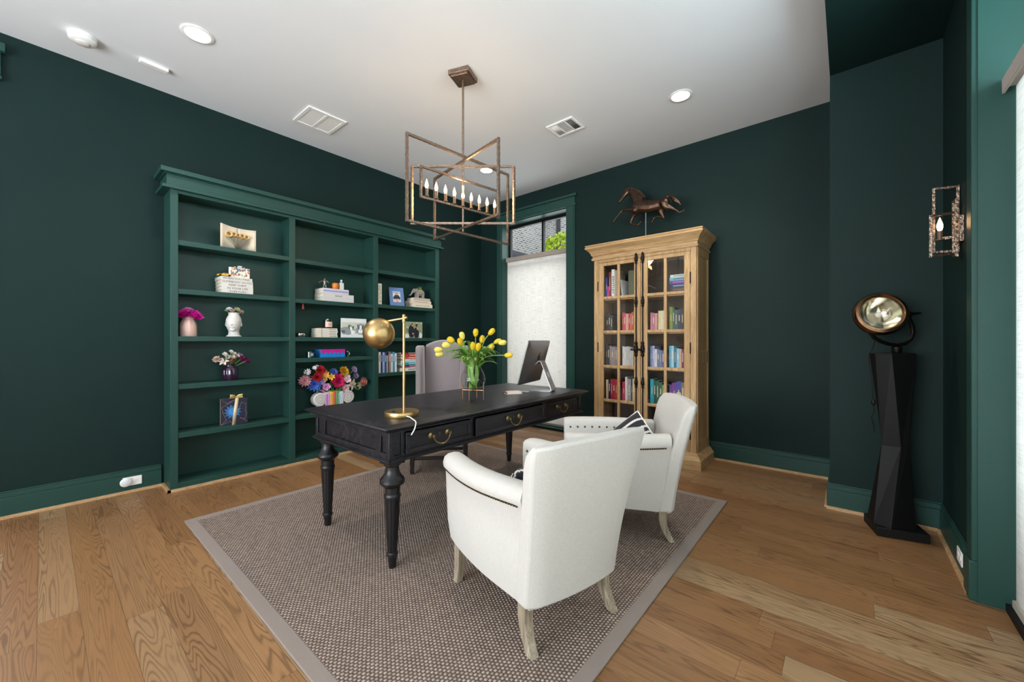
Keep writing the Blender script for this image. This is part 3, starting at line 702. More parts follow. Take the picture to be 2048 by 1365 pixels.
g.build('vent_slots', pc('#8f8f8c'), t)
MB().lathe([(.020, -.044), (.032, -.046), (.034, -.050), (.030, -.052), (.001, -.052)], 30).build('centre_button', white_plastic, t)
t = thing('motion_sensor', 'small white rectangular sensor box on the ceiling beside the smoke detector', 'sensor', (.394, -3.996, H), math.radians(-86))
MB().box(-.085, .085, -.024, .024, -.026, 0).build('body', white_plastic, t, .005, seg=3)
MB().box(-.08, .08, -.019, .019, -.0265, -.026).build('cover', white_plastic, t, .0002)
t = thing('return_air_grille', 'square white return air grille with two mesh panels on the ceiling', 'vent', (.58, -2.81, H))
g = MB(); 
for a in ((-.18, .18, -.18, -.148), (-.18, .18, .148, .18), (-.18, -.148, -.148, .148), (.148, .18, -.148, .148), (-.148, .148, -.013, .013)): g.box(*a, -.013, 0)
g.build('frame', white_plastic, t, .003)
for y0, y1 in ((-.147, -.014), (.014, .147)):
    g = MB()
    for k in range(25): xx = -.144+.012*k; g.box(xx-.0042, xx+.0042, y0, y1, -.009, -.004)
    g.build('grille', white_plastic, t, smooth=False)
MB().box(-.148, .148, -.148, .148, -.002, -.0005).build('backing', pc('#c9c8c5'), t)
t = thing('supply_vent', 'white ceiling supply register with louvres near the chandelier', 'vent', (2.346, -1.174, H))
g = MB()
for a in ((-.15, .15, -.125, -.10), (-.15, .15, .10, .125), (-.15, -.125, -.10, .10), (.125, .15, -.10, .10), (-.055, -.045, -.1, .1), (.045, .055, -.1, .1)): g.box(*a, -.012, 0)
g.build('frame', white_plastic, t, .003)
g = MB()
for k in range(6): xx = -.118+.0125*k; g.add([(xx, -.1, -.011), (xx+.008, -.1, -.002), (xx+.008, .1, -.002), (xx, .1, -.011)], [(0, 1, 2, 3)])
for k in range(6): xx = .058+.0125*k; g.add([(xx+.008, -.1, -.011), (xx, -.1, -.002), (xx, .1, -.002), (xx+.008, .1, -.011)], [(0, 1, 2, 3)])
for k in range(7): yy = -.09+.03*k; g.add([(-.045, yy, -.011), (.045, yy, -.011), (.045, yy+.02, -.003), (-.045, yy+.02, -.003)], [(0, 1, 2, 3)])
g.build('louvres', white_plastic, t, solid=.001)
MB().box(-.125, .05, -.10, .10, -.0015, -.0005).build('duct_backing', pc('#b5b4b1'), t)
MB().box(.05, .125, -.10, .10, -.0015, -.0005).build('duct_backing', pc('#4b4a48'), t)  # flat sheet; shade inside the duct is put into its dark colour

# ------------------------------------------------------------------ outlets
def outlet(name, lab, M, loc, rz):
    t = thing(name, lab, 'outlet', loc, rz)
    MB().box(-.058, .058, -.0065, 0, -.036, .036).build('plate', white_plastic, t, .003, seg=3)
    for s in (-1, 1):
        g = MB().prism([(s*.021+.0165*math.cos(a)*1.0, .0165*math.sin(a)) for a in [k*PI/10 for k in range(20)]], -.0085, -.004, 'y'); sk = g.build('socket', white_plastic, t)
        h = MB(); 
        for dz in (-.006, .006): h.box(s*.021-.004, s*.021+.004, -.0089, -.0085, dz-.001, dz+.001)
        h.box(s*.021+.0075, s*.021+.011, -.0089, -.0085, -.002, .002); h.build('slots', pc('#2b2b2b'), sk, smooth=False)
    return t
outlet('wall_outlet', 'white double outlet on the baseboard left of the bookcase', None, (.0185, -4.078, .092), -PI/2+PI)
t = thing('night_light', 'round white plug-in night light in the left baseboard outlet', 'night light', (.028, -4.118, .092))
MB(Ry(PI/2)).lathe([(.034, 0), (.036, .005), (.036, .012), (.031, .019), (.018, .023), (.001, .025)], 32).build('body', white_plastic, t)
MB(Ry(PI/2)).lathe([(.028, .0205), (.0175, .0238), (.001, .0262)], 32).build('diffuser', plain('frosted_cover', '#dfe2e6', .2, var=.01), t)
outlet('wall_outlet', 'beige lit outlet on the right baseboard near the window casing', None, (4.9605, -1.44, .105), PI/2+PI)

# ------------------------------------------------------------------ wall sconce
sc = thing('wall_sconce', 'bronze wall sconce of two open frames with a lit candle bulb', 'wall lamp', (RX, -1.34, 1.70))
MB().box(-.018, 0, -.055, .055, .075, .215).build('backplate', iron, sc, .002)
g = MB(); g.box(-.085, -.015, -.008, .008, .10, .116).build('arm', iron, sc, .001)
def sframe(pts, w=.011):
    g = MB()
    for a, b in zip(pts, pts[1:]+pts[:1]):
        a = Vector(a); b = Vector(b); L = (b-a).length; u = (b-a)/L; a -= u*w/2; b += u*w/2; n = max(4, int(L/.016))
        g.tube([a+(b-a)*i/n for i in range(n+1)], [w*.7071*(1+(.12 if i % 2 else -.06)) for i in range(n+1)], 4)
    g.build('frame', iron, sc, ang=15)
sframe([(-.105, .02, .04), (-.105, .02, .395), (-.012, .03, .39), (-.012, .03, .035)])
sframe([(-.122, -.03, .01), (-.122, -.03, .235), (-.03, .01, .245), (-.03, .01, .02)])
sframe([(-.028, -.055, .0), (-.028, -.055, .30), (-.028, .03, .31), (-.028, .03, .01)])
MB().lathe([(.006, .095), (.020, .10), (.020, .106), (.011, .109), (.0115, .150), (.009, .152)], 16, (-.083, 0, 0)).build('candle_sleeve', bpy.data.materials['candle_sleeve'], sc)
MB().lathe([(.006, .152), (.010, .160), (.013, .174), (.012, .188), (.007, .206), (.002, .222), (.0008, .226)], 14, (-.083, 0, 0)).build('bulb', flame_bulb, sc)
point('sconce_glow', (RX-.083, -1.34, 1.885), 4.5, (1, .66, .36), .012)

# ------------------------------------------------------------------ standing searchlight lamp
fl = thing('floor_lamp', 'vintage bronze searchlight on a black twisted pedestal in the right corner', 'floor lamp', (4.74, -.99, 0), math.atan2(.645, .764))
# local x = to the right of the viewer, local -y = towards the viewer
g = MB(Rz(math.radians(-26))).box(-.125, .125, -.118, .118, .001, .058); g.build('base', black_metal, fl, .004)
def hexa(a, b, c, d, z, dp): # four visible corners then two hidden
    return [(a, 0, z), (b, -.075*dp, z), (c, -.085*dp, z), (d, 0, z), (c+.01, .07*dp, z), (b-.01, .07*dp, z)]
g = MB(); g.loft([hexa(-.140, -.105, .046, .143, .058, 1.1), hexa(-.088, -.020, .020, .070, .565, .8), hexa(-.128, -.092, .052, .130, 1.155, 1.0)])
g.build('pedestal', black_metal, fl, smooth=False, bevel=.002)
MB().loft([hexa(-.130, -.094, .054, .132, z_, 1.02) for z_ in (1.153, 1.161)]).build('top_plate', black_metal, fl, .002)
g = MB().lathe([(.022, 1.16), (.026, 1.165), (.026, 1.20), (.020, 1.206)], 18, (.012, 0, 0)); g.build('swivel', black_iron, fl)
pts = []
for i in range(25):
    a = PI*(1.0+i/24); pts.append((.012+.135*math.cos(a)*(1-.06*math.sin(a)), 0, 1.315+.105*math.sin(a)))
pts = [(-.175, 0, 1.34), (-.165, 0, 1.30), (-.135, 0, 1.262), (-.09, 0, 1.236), (-.04, 0, 1.220), (.012, 0, 1.213), (.065, 0, 1.222), (.10, 0, 1.248), (.117, 0, 1.29), (.112, 0, 1.335), (.095, 0, 1.38), (.08, 0, 1.415)]
MB().tube(pts, .0115, 10).build('yoke', black_iron, fl)
HM = T(-.15, -.045, 1.405) @ look((-.42, -.86, .20))
g = MB(HM).lathe([(.100, .048), (.104, .058), (.112, .064), (.126, .060), (.134, .046), (.137, .028), (.134, .012), (.131, .004), (.126, -.012), (.112, -.048), (.085, -.082), (.05, -.102), (.001, -.108)], 48, cap=False)
g.build('housing', copper, fl)
MB(HM).lathe([(.099, .046), (.085, .018), (.06, -.012), (.03, -.028), (.001, -.032)], 40, cap=False).build('reflector', plain('silvered_reflector', '#d8d4c4', .12, 1, var=.2, vs=20), fl)
MB(HM).lathe([(.101, .052), (.07, .058), (.035, .061), (.001, .062)], 40, cap=False).build('lens', thin_glass('lens_glass', (1, .98, .93), 1.6, .03), fl)
MB(HM).ball((0, 0, .005), (.018, .018, .022)).build('bulb', plain('clear_bulb', '#e8e6dc', .1), fl)
k = MB(); k.tube([(-.04, .0, 1.405), (.09, -.01, 1.415), (.15, -.015, 1.42)], [.018, .012, .006], 8); k.ball((.075, -.01, 1.41), (.022, .018, .026)); k.tube([(.05, -.03, 1.395), (.05, .02, 1.395)], .016, 12); k.build('tilt_handle', black_iron, fl)
k = MB(); k.tube([(-.075, .05, 1.30), (-.085, .06, 1.2), (-.115, .06, 1.14), (-.118, .03, .95), (-.125, .02, .85), (-.118, .015, .78), (-.135, .02, .74), (-.12, .02, .70), (-.115, .02, .64)], .003, 6); k.ball((-.128, .012, .84), (.012, .012, .02)); k.build('cord', black_metal, fl)

# ------------------------------------------------------------------ brass desk lamp
dlm = thing('desk_lamp', 'brass desk lamp with round globe shade and white cord on the desk', 'desk lamp', (2.505, -3.195, .80), math.atan2(.645, .764))
MB().lathe([(.096, 0), (.098, .003), (.098, .028), (.096, .031), (.012, .033)], 56).build('base', brass, dlm)
MB().lathe([(.0075, .030), (.0075, .55), (.010, .552), (.010, .592), (.008, .596), (.001, .597)], 20, (.012, 0, 0)).build('pole', brass, dlm)
k = MB(); k.tube([(.008, 0, .572), (-.095, .02, .556)], .006, 12); k.tube([(.012, 0, .574), (.032, -.006, .577)], .008, 14); k.ball((-.098, .02, .552), (.012, .012, .012)); k.build('arm', brass, dlm)
MB().box(-.042, -.026, -.055, -.045, .033, .039).build('switch', black_metal, dlm, .002)
g = MB(T(-.138, .012, .484) @ look((-.42, .75, -.50)))
prof = [(.090*math.sin(PI*(1-i/30*.80)), .090*-math.cos(PI*(i/30*.80))) for i in range(31)]
prof = [(max(.0008, r), z) for r, z in prof]
g.lathe(prof, 48, cap=False, flute=lambda a, z: 1)
g.build('shade', brass, dlm, solid=.0015)
k = MB(); k.tube([(.05, -.082, .014), (.075, -.102, .012), (.10, -.135, .006), (.120, -.168, .004), (.130, -.192, .001), (.132, -.208, -.012), (.126, -.216, -.035), (.112, -.222, -.06)], .0032, 8); k.build('cord', white_plastic, dlm)

# ------------------------------------------------------------------ computer, sunglasses case, phone
MAng = math.atan2(.48, -.13)-PI/2
cm = thing('computer_monitor', 'slim aluminium desktop computer seen from behind, with dark fruit emblem', 'computer', (2.415, -1.69, .80), MAng)
# local y = along the panel, local +x = towards the back of the machine (armchairs)
tl = math.radians(15)
PM = T(-.055, 0, .255) @ Ry(-tl*-1)
g = MB(PM); rings = []
for e, x in ((.0, -.004), (.0, .001), (.012, .006), (.05, .012), (.11, .020), (.17, .026), (.22, .028)):
    w, hh = .264-e, .196-e*.82; r = []
    for k in range(32):
        a = 2*PI*k/32; cx_, sx_ = math.cos(a), math.sin(a)
        ex = .07 if e < .1 else .35
        r.append((x, w*math.copysign(abs(cx_)**ex, cx_), hh*math.copysign(abs(sx_)**ex, sx_)))
    rings.append(r)
g.loft(rings); g.build('panel_back', alu, cm, ang=30)
MB(PM).box(-.0065, -.004, -.262, .262, -.194, .194).build('screen', plain('dark_screen', '#08080a', .1), cm)
lg = MB(PM @ T(.0265, 0, .0))
ap = []
for k in range(40):
    a = 2*PI*k/40; r = .030*(1-.10*max(0, math.sin(a))**6-.09*max(0, -math.sin(a))**8); y, z = r*math.cos(a)*.92, r*math.sin(a)
    ap.append((y, z))
bite = [(y, z) if not (y-.030)**2+(z-.004)**2 < .0125**2 else (.030-.0125*math.cos(math.atan2(z-.004, max(.004, .032-y)*1.0)), z) for y, z in ap]
lg.M = PM @ T(.0285, 0, .045)
lg.prism(bite, -.002, .0012, 'x'); lg.prism([(.001+.010*math.cos(a)*math.cos(.9)-.0045*math.sin(a)*math.sin(.9), .0395+.010*math.cos(a)*math.sin(.9)+.0045*math.sin(a)*math.cos(.9)) for a in [k*PI/8 for k in range(16)]], -.002, .0012, 'x')
lg.build('emblem', pc('#0d0d0f', .3), cm, smooth=False)
MB(PM @ T(.0155, .11, -.165)).box(-.002, .0012, -.08, -.02, -.003, .003).build('port_row', pc('#5a5b5e'), cm) 
g = MB(); path = [(-.03, .235), (.0, .262), (.02, .258), (.045, .20), (.085, .10), (.118, .022), (.122, .010), (.112, .004), (.08, .003), (-.075, .003)]
ws = [.05, .05, .05, .05, .055, .06, .06, .06, .062, .065]
for (xa, za), (xb, zb), wa, wb in zip(path, path[1:], ws, ws[1:]):
    d = Vector((xb-xa, zb-za)).normalized(); n = (-d.y*.0035, d.x*.0035)
    if (xa, za) == (.045, .20):                      # slot for the cable
        for s in (-1, 1):
            pass
    g.loft([[(x+n[0]*k, s*w, z+n[1]*k) for k, s in ((1, -1), (1, 1), (-1, 1), (-1, -1))] for x, z, w in ((xa, za, wa), (xb, zb, wb))])
g.build('stand', alu, cm, .001)
hl = MB(T(.068, 0, .142) @ Ry(math.radians(-22)))
hl.prism([(.018*math.cos(a), .026*math.sin(a)) for a in [k*PI/12 for k in range(24)]], -.0045, .0045, 'x'); hl.build('cable_hole', pc('#d9dadb'), cm)
t = thing('glasses_case', 'cream and rust leather pouch lying on the desk by the computer', 'pouch', (2.375, -2.02, .80), 1.0)
g = MB()
def gc(sg): return lambda u, v: ((u-.5)*.15, (v-.5)*.085*(1-.25*(2*u-1)**4), .001+(.024 if sg > 0 else .0)*((1-(2*u-1)**6)*(1-(2*v-1)**4))**.5)
g.grid(gc(1), 15, 11); g.grid(gc(0), 15, 11); g.build('pouch', plain('cream_leather', '#cfc4b8', .5), t, ang=180)
g = MB(); g.tube([(-.075+.004*abs(k-6)/6, -.04+.08*k/12, .012+.006*math.sin(PI*k/12)) for k in range(13)], .0085, 8, sq=(1, .8)); tag(g.build('trim', plain('rust_leather', '#8a5138', .5), t), 'rust leather edge')
t = thing('phone', 'slim silver phone lying beside the cream pouch on the desk', 'phone', (2.36, -1.895, .80), .55)
MB().box(-.07, .07, -.034, .034, .0, .0075).build('body', alu, t, .003, seg=3)
MB().box(-.062, .062, -.03, .03, .0075, .008).build('screen', pc('#1b1c1f', .15), t)

# ------------------------------------------------------------------ tulips in a glass vase on a brass stand
VX, VY = 2.358, -2.471
vs = thing('glass_vase', 'round clear glass vase of water on a slim brass stand on the desk', 'vase', (VX, VY, .80))
pf = [(.03, .078), (.055, .082), (.078, .098), (.091, .125), (.093, .150), (.086, .185), (.072, .215), (.061, .235), (.058, .247), (.060, .252)]
MB().lathe(pf, 40, cap=False).build('bowl', vase_glass, vs)
MB().lathe([(.001, .078)]+pf[:1], 40, cap=False).build('bowl_base', vase_glass, vs)
MB().lathe([(.001, .205), (.075, .205)], 40, cap=False).build('water', thin_glass('water', (.95, .98, .95), 1.33), vs)
rose_brass = plain('rose_brass', '#c99a74', .3, 1, var=.05)
g = MB()
for k in range(4):
    a = .45+k*PI/2; g.tube([(.083*math.cos(a), .083*math.sin(a), .001), (.083*math.cos(a), .083*math.sin(a), .135)], .0035, 8)
for k in (0, 1):
    a = .45+k*PI/2; g.tube([(.083*math.cos(a), .083*math.sin(a), .072), (-.083*math.cos(a), -.083*math.sin(a), .072)], .003, 8)
g.build('stand', rose_brass, vs)
tul_y = plain('tulip_yellow', '#e8c21c', .5, var=.14, vs=60); tul_p = plain('tulip_pale', '#efdc6a', .5, var=.1, vs=60)
leaf_g = plain('tulip_leaf', '#5f8a34', .45, var=.22, vs=24); leaf_l = plain('tulip_leaf_light', '#84a851', .45, var=.2, vs=24); stem_g = plain('stem_green', '#7fa24d', .5, var=.1)
TUL = [(2.172, -2.628, 1.175, 'lower left, its pale head pointing left above another'), (2.176, -2.625, 1.142, 'lowest at the left, its head pointing straight left'), (2.212, -2.595, 1.207, 'at the left, leaning out with an open head'),
 (2.235, -2.576, 1.244, 'upper left, drooping over the grey chair back'), (2.29, -2.529, 1.227, 'short and upright among the left leaves'), (2.299, -2.522, 1.272, 'greenish half-closed bud at the upper left'),
 (2.372, -2.46, 1.296, 'tall and upright just left of centre'), (2.405, -2.432, 1.247, 'standing right of centre against the dark wall'), (2.462, -2.384, 1.304, 'tallest one, upright at the right'),
 (2.361, -2.469, 1.197, 'short, low in the centre of the bunch'), (2.393, -2.442, 1.19, 'short, in the centre facing right'), (2.458, -2.388, 1.185, 'plump, low right of centre'),
 (2.496, -2.356, 1.234, 'slim bud at the right, second from the edge'), (2.522, -2.333, 1.227, 'at the upper right edge of the bunch'), (2.558, -2.303, 1.135, 'far right, its head pointing right at the shade')]
for i, (x, y, z, w) in enumerate(TUL):
    q = random.Random(i*3+1); dp = q.uniform(-.07, .07); x += -.645*dp; y += .764*dp
    t = thing('tulip', 'yellow tulip ' + w, 'tulip', (VX, VY, .88), 0, 'yellow tulips in the glass vase')
    hx, hy, hz = x-VX, y-VY, z-.88
    rad = math.hypot(hx, hy)+1e-6
    foot = (-hx/rad*.035*q.uniform(.5, 1), -hy/rad*.035*q.uniform(.5, 1), .006)
    neck = (hx/rad*.022, hy/rad*.022, .165)
    pts = []
    out = min(1, rad/.22)
    d = Vector((hx*out*1.3, hy*out*1.3, .16*(1-out**2)+.01)).normalized()
    hd = Vector((hx, hy, hz))-d*.022
    for k in range(15):
        s = k/14
        if s < .4: u = s/.4; p = Vector(foot).lerp(Vector(neck), u)
        else:
            u = (s-.4)/.6; c0_ = Vector(neck); c3 = hd; L = (c3-c0_).length
            c1_ = c0_+(Vector(neck)-Vector(foot)).normalized()*L*.4+Vector((hx, hy, .1))*.1; c2 = c3-d*L*.35
            p = c0_*(1-u)**3+c1_*3*u*(1-u)**2+c2*3*u*u*(1-u)+c3*u**3
        pts.append(p)
    MB().tube(pts, [.0036]*15, 8).build('stem', stem_g, t)
    hm = T(*hd) @ look(d)
    op = 1.15 if i in (2, 3) else 1.0
    g = MB(hm).lathe([(.003, -.002), (.012, .002), (.0175, .012), (.0195, .024), (.0175, .038), (.011, .052), (.003, .060)], 18, flute=lambda a, z: op*(1-.07*abs(math.sin(1.5*a))))
    for k in range(3):
        a0 = k*2*PI/3+.4
        def pet(u, v):
            a = a0+(v-.5)*1.7; zz = -.002+.062*u; r = (.0205*math.sin(PI*min(1, .08+u*.80))**.7)*op*(1+.05*u); ww = math.sin(PI*min(1, .15+u*.85))**.5
            a = a0+(v-.5)*1.9*ww; return (r*math.cos(a), r*math.sin(a), zz)
        g.grid(pet, 8, 6)
    g.build('flower_head', tul_p if i in (0, 1, 2, 5, 13) else tul_y, t, ang=80)
    for k in range(q.choice([3, 3, 4])):
        an = math.atan2(hy, hx)+q.uniform(-1.3, 1.3); ln = q.uniform(.13, .22)*(.7 if k == 0 else 1); b0 = pts[5]+Vector((q.uniform(-.02, .02), q.uniform(-.02, .02), q.uniform(-.02, .03)))
        dr = Vector((math.cos(an), math.sin(an), 0)); sd = Vector((-math.sin(an), math.cos(an), 0)); rise = q.uniform(.8, 1.6)*(1.9 if k == 0 else 1); wd = q.uniform(.018, .030)
        def lf(u, v):
            w = wd*math.sin(PI*min(1, .12+.88*u))**.8*(2*v-1); c_ = b0+dr*ln*(u*.55+.45*u*u)+Vector((0, 0, 1))*ln*rise*(u-.62*u*u*u)
            p = c_+sd*w+Vector((0, 0, 1))*abs(w)*.35; return tuple(p)
        MB().grid(lf, 12, 5).build('leaf', leaf_g if q.random() < .6 else leaf_l, t, ang=180, solid=.0012)

g = MB(); q = random.Random(21)
for k in range(15):
    an = k*2*PI/15+q.uniform(-.2, .2); a = Vector((.03*math.cos(an+2.4), .03*math.sin(an+2.4), .088)); r = q.uniform(.045, .078)
    m_ = Vector((r*math.cos(an), r*math.sin(an), .145)); e = Vector((.045*math.cos(an), .045*math.sin(an), .262)); sd = Vector((-math.sin(an), math.cos(an), 0)); wd = q.uniform(.010, .018)
    def lf(u, v):
        c_ = a*(1-u)**2+m_*2*u*(1-u)+e*u*u; return tuple(c_+sd*wd*math.sin(PI*min(1, .15+.7*u))*(2*v-1))
    g.grid(lf, 9, 3)
g.build('submerged_leaves', leaf_l, vs, ang=180)
# ------------------------------------------------------------------ bronze running horse on the cabinet
hr = thing('horse_sculpture', 'bronze running horse weathervane on a rod on top of the oak cabinet', 'sculpture', (2.81, -.27, 2.33))
def W2(p, y=0): return (p[0]-2.81, y, p[1]-2.33)
g = MB()
def limb(pts, r, y=0, fl_=.75):
    P = [W2(p, y if not isinstance(y, list) else y[i]) for i, p in enumerate(pts)]; n = []; R_ = []
    for i in range(len(P)-1):
        for k in range(4):
            s = k/4; n.append(Vector(P[i]).lerp(Vector(P[i+1]), s)); R_.append(r[i]+(r[i+1]-r[i])*s)
    n.append(Vector(P[-1])); R_.append(r[-1])
    for v, q_ in zip(n, R_): g.ball(v, (q_, q_*fl_, q_), 10, 6)
limb([(2.723, 2.745), (2.79, 2.725), (2.852, 2.712), (2.948, 2.715), (3.005, 2.722)], [.072, .073, .070, .064, .062], 0, .62)
limb([(2.70, 2.72), (2.675, 2.735)], [.062, .045], 0, .6)
limb([(2.735, 2.755), (2.718, 2.82), (2.685, 2.875), (2.655, 2.915), (2.605, 2.945)], [.07, .064, .054, .046, .034], 0, .5)
limb([(2.605, 2.948), (2.568, 2.915), (2.535, 2.880), (2.512, 2.856), (2.497, 2.842)], [.036, .036, .025, .019, .016], 0, .6)
limb([(2.59, 2.968), (2.586, 3.012)], [.014, .008], .012); limb([(2.598, 2.965), (2.596, 3.0)], [.013, .008], -.012)
limb([(2.69, 2.705), (2.61, 2.722), (2.545, 2.731), (2.50, 2.690), (2.470, 2.662), (2.436, 2.622)], [.040, .022, .014, .010, .010, .009], [-.02]*6)
limb([(2.69, 2.69), (2.655, 2.645), (2.622, 2.582), (2.665, 2.556), (2.712, 2.540), (2.742, 2.566)], [.042, .025, .014, .011, .011, .010], [.02]*6)
limb([(2.99, 2.70), (2.965, 2.645), (2.996, 2.566), (2.94, 2.590), (2.89, 2.590), (2.876, 2.552)], [.055, .036, .015, .012, .010, .011], [.022]*6)
limb([(3.02, 2.71), (3.035, 2.670), (3.09, 2.642), (3.13, 2.612), (3.168, 2.577), (3.214, 2.582)], [.055, .042, .02, .011, .010, .010], [-.02]*6)
limb([(3.03, 2.772), (3.06, 2.785), (3.09, 2.765), (3.125, 2.718), (3.16, 2.690), (3.185, 2.655)], [.012, .014, .020, .028, .018, .005])
for hx_, hz_, hy_ in ((2.434, 2.618, -.02), (2.744, 2.568, .02), (2.874, 2.548, .022), (3.216, 2.584, -.02)): g.ball(W2((hx_, hz_), hy_), (.014, .012, .016), 10, 6)
g.ball(W2((2.497, 2.843)), (.020, .012, .014), 10, 6)
g.build('body', bronze, hr, remesh=.0048)
g = MB()
MANE = [(2.600, 2.975), (2.625, 2.978), (2.66, 2.965), (2.70, 2.942), (2.735, 2.915), (2.763, 2.885), (2.787, 2.855), (2.805, 2.825)]
for i, (a, b) in enumerate(zip(MANE, MANE[1:])):
    for k in range(2):
        px, pz = a[0]+(b[0]-a[0])*k/2, a[1]+(b[1]-a[1])*k/2
        g.tube([W2((px-.03, pz-.035), -.012), W2((px-.005, pz-.004), -.018), W2((px+.010, pz-.012), -.012), W2((px+.012, pz-.04), -.018)], [.006, .011, .010, .004], 6)
g.build('mane', bronze, hr)
MB().tube([(0, 0, .0), (0, 0, .33)], .008, 10).build('rod', plain('zinc_rod', '#6f7779', .4, .8), hr)
MB().box(-.09, .09, -.06, .06, 0, .012).build('base', black_iron, hr, .002)

# ------------------------------------------------------------------ outdoors beyond the back window
nb = thing('neighbour_house', 'whitewashed brick neighbouring house seen through the top of the back window', 'building', (-7, 11.9, 0))
MB().box(-.4, 0, -9, .3, 0, 12).box(0, 9, 0, .3, 0, 12).build('wall', brick, nb, smooth=False)
MB().box(0, .5, -.6, 0, 7.55, 7.9).build('eave', pc('#4a4746'), nb)
MB().tube([(.66, -.08, 0), (.66, -.08, 8.6)], .11, 4).build('downspout', pc('#3c3f44'), nb)
g = MB(); g.add([(0, -5, 5.28), (1.6, -5, 4.5), (1.6, -.83, 4.5), (0, -.83, 5.28)], [(0, 1, 2, 3)]); g.build('lower_roof', pc('#3b3d42'), nb, solid=.2)
g = MB(); g.tube([(.35, -5, 5.22), (.35, -.83, 5.22)], .06, 4); g.build('flashing', pc('#c8c9c8'), nb)
tr = thing('tree', 'bright yellow green tree outside the right side of the back window', 'tree', (-4.35, 9.2, 0))
MB().tube([(0, 0, 0), (.1, 0, 2.2), (.05, .1, 4)], [.16, .12, .05], 8).build('trunk', pc('#5c4a38'), tr)
g = MB(); q = random.Random(4)
for k in range(1400):
    th, ph, r = q.uniform(0, 2*PI), math.acos(q.uniform(-1, 1)), q.uniform(.6, 1)**.5
    c = Vector((.95*r*math.sin(ph)*math.cos(th), .95*r*math.sin(ph)*math.sin(th), 4.55+1.15*r*math.cos(ph)))
    a = Vector((q.uniform(-1, 1), q.uniform(-1, 1), q.uniform(-1, 1))).normalized()*.10; b = a.cross(Vector((q.uniform(-1, 1), q.uniform(-1, 1), q.uniform(-1, 1)))).normalized()*.06
    g.add([c-a, c+b, c+a, c-b], [(0, 1, 2, 3)])
g.build('foliage', plain('spring_leaves', '#b9cf3e', .6, var=.25, vs=3), tr, smooth=False)
gnd = MB().box(-30, 20, .3, 40, -.12, -.06); struct('floor_outside', gnd, pc('#8a8a80'))
# stair railing in the hall, mirrored in the cabinet glass
rl = thing('stair_railing', 'black iron stair railing in the pale hall beyond the opening', 'railing', (-2.2, -6.3, 0))
g = MB(); g.tube([(0, -1.1, .9), (0, 1.2, 2.3)], .03, 8); g.build('handrail', black_iron, rl)
for k in range(16):
    yy = -1.1+2.3*k/15; zz = .9+1.4*k/15; MB().tube([(0, yy, zz-.85), (0, yy, zz)], .01, 6).build('baluster', black_iron, rl)
g = MB()
for k in range(10): g.box(-1.2, .04, -1.2+.24*k, -.96+.24*k, 0, .10+.15*k)
g.build('stairs', pc('#b7afa5'), rl, smooth=False)
# ------------------------------------------------------------------ books
def book(label, loc, w, d, h, col, rz=0, lying=False, lean=0, group=None, band=None, name='book', paper_m=None, btop=.7, bh=.16):
    t = thing(name, label, 'book', loc, rz, group)
    M = Matrix(((0, 0, 1, -h/2), (0, 1, 0, 0), (1, 0, 0, w/2), (0, 0, 0, 1))) if lying else Matrix()
    if lean: t.rotation_euler[1] = lean
    th = min(.0025, w*.2)
    c = MB(M); c.box(-w/2, -w/2+th, 0, d, 0, h).box(w/2-th, w/2, 0, d, 0, h).box(-w/2+th, w/2-th, 0, th, 0, h)
    c.build('cover', pc(col, .5), t, smooth=False)
    MB(M).box(-w/2+th, w/2-th, th, d-.004, .003, h-.003).build('pages', paper_m or paper, t, smooth=False)
    if band: MB(M).box(-w*.13, w*.13, -.0004, .0006, h*(btop-bh), h*(btop+bh)).build('spine_title', pc(band, .5), t, smooth=False)
    return t, M
QX = PI/2                                    # spine towards the room, for the left-wall shelves
# --- left bay
t = thing('folded_book_art', 'open book standing with pages folded into golden lettering on the top left shelf', 'book art', (.235, -3.395, 2.079), QX)
for s in (-1, 1):
    g = MB(); g.grid(lambda u, v, s=s: (s*(.001+.137*u), .02*u*0+.012-.03*u+.014*math.sin(PI*u), v*(.2+.016*(u if s < 0 else 0)-.004)), 9, 4); g.build('page_block', plain('aged_page', '#c9bda8', .9, var=.05), t, solid=.010)
fold = plain('folded_gilt_pages', '#c9a468', .6, var=.2, vs=90)
for i, (y, z, r) in enumerate([(-.075, .125, .030), (-.038, .128, .022), (-.005, .125, .018), (.028, .125, .024), (.062, .120, .022)]):
    g = MB(T(y, -.018, z) @ Rx(PI/2)); g.lathe([(r*.45, -.016), (r*.5, .006), (r*.8, .012), (r, .004), (r, -.016)], 16, cap=False); g.build('folded_letter', fold, t)
g = MB()
for k in range(9):
    a = -1+k/4; g.add([(a*.02, -.020, .004), (a*.075, -.022, .095), (a*.075+.002, .0, .095), (a*.02+.002, .0, .004)], [(0, 1, 2, 3)])
g.build('fan_folds', plain('grey_page_edge', '#8b8574', .9), t, solid=.001)
ink = pc('#2a2724', .8)
z = 1.6745
for i, (k, off) in enumerate([('-TOM FORD', .004), ('IN YOUR LIFE', .004), ('KEEP THEM', .003), ('SOMEBODY GOOD', .002), ('WHEN YOU FIND', -.003)]):
    L = .246
    t, M = book('white spine book in the quotation stack, %s' % ['lowest of five, its line starting with a dash', 'second from the bottom, reading IN YOUR LIFE', 'middle one, reading KEEP THEM', 'second from the top, reading SOMEBODY GOOD', 'topmost, reading WHEN YOU FIND'][i], (.243, -3.405+off, z), .0288, .20, L, '#d0ccc5', QX, True, group='white quotation books')
    text(k, 'spine_title', ink, T(0, -.0006, .0144) @ Rx(PI/2), t, .9, .82)
    z += .0292
t = thing('picture_block', 'small white picture block with green and orange drawn lettering on the quotation books', 'ornament', (.19, -3.372, 1.8212), QX)
MB().box(-.082, .082, 0, .018, 0, .098).build('block', pc('#e4ddd2'), t, .002)
g = MB(); q = random.Random(5)
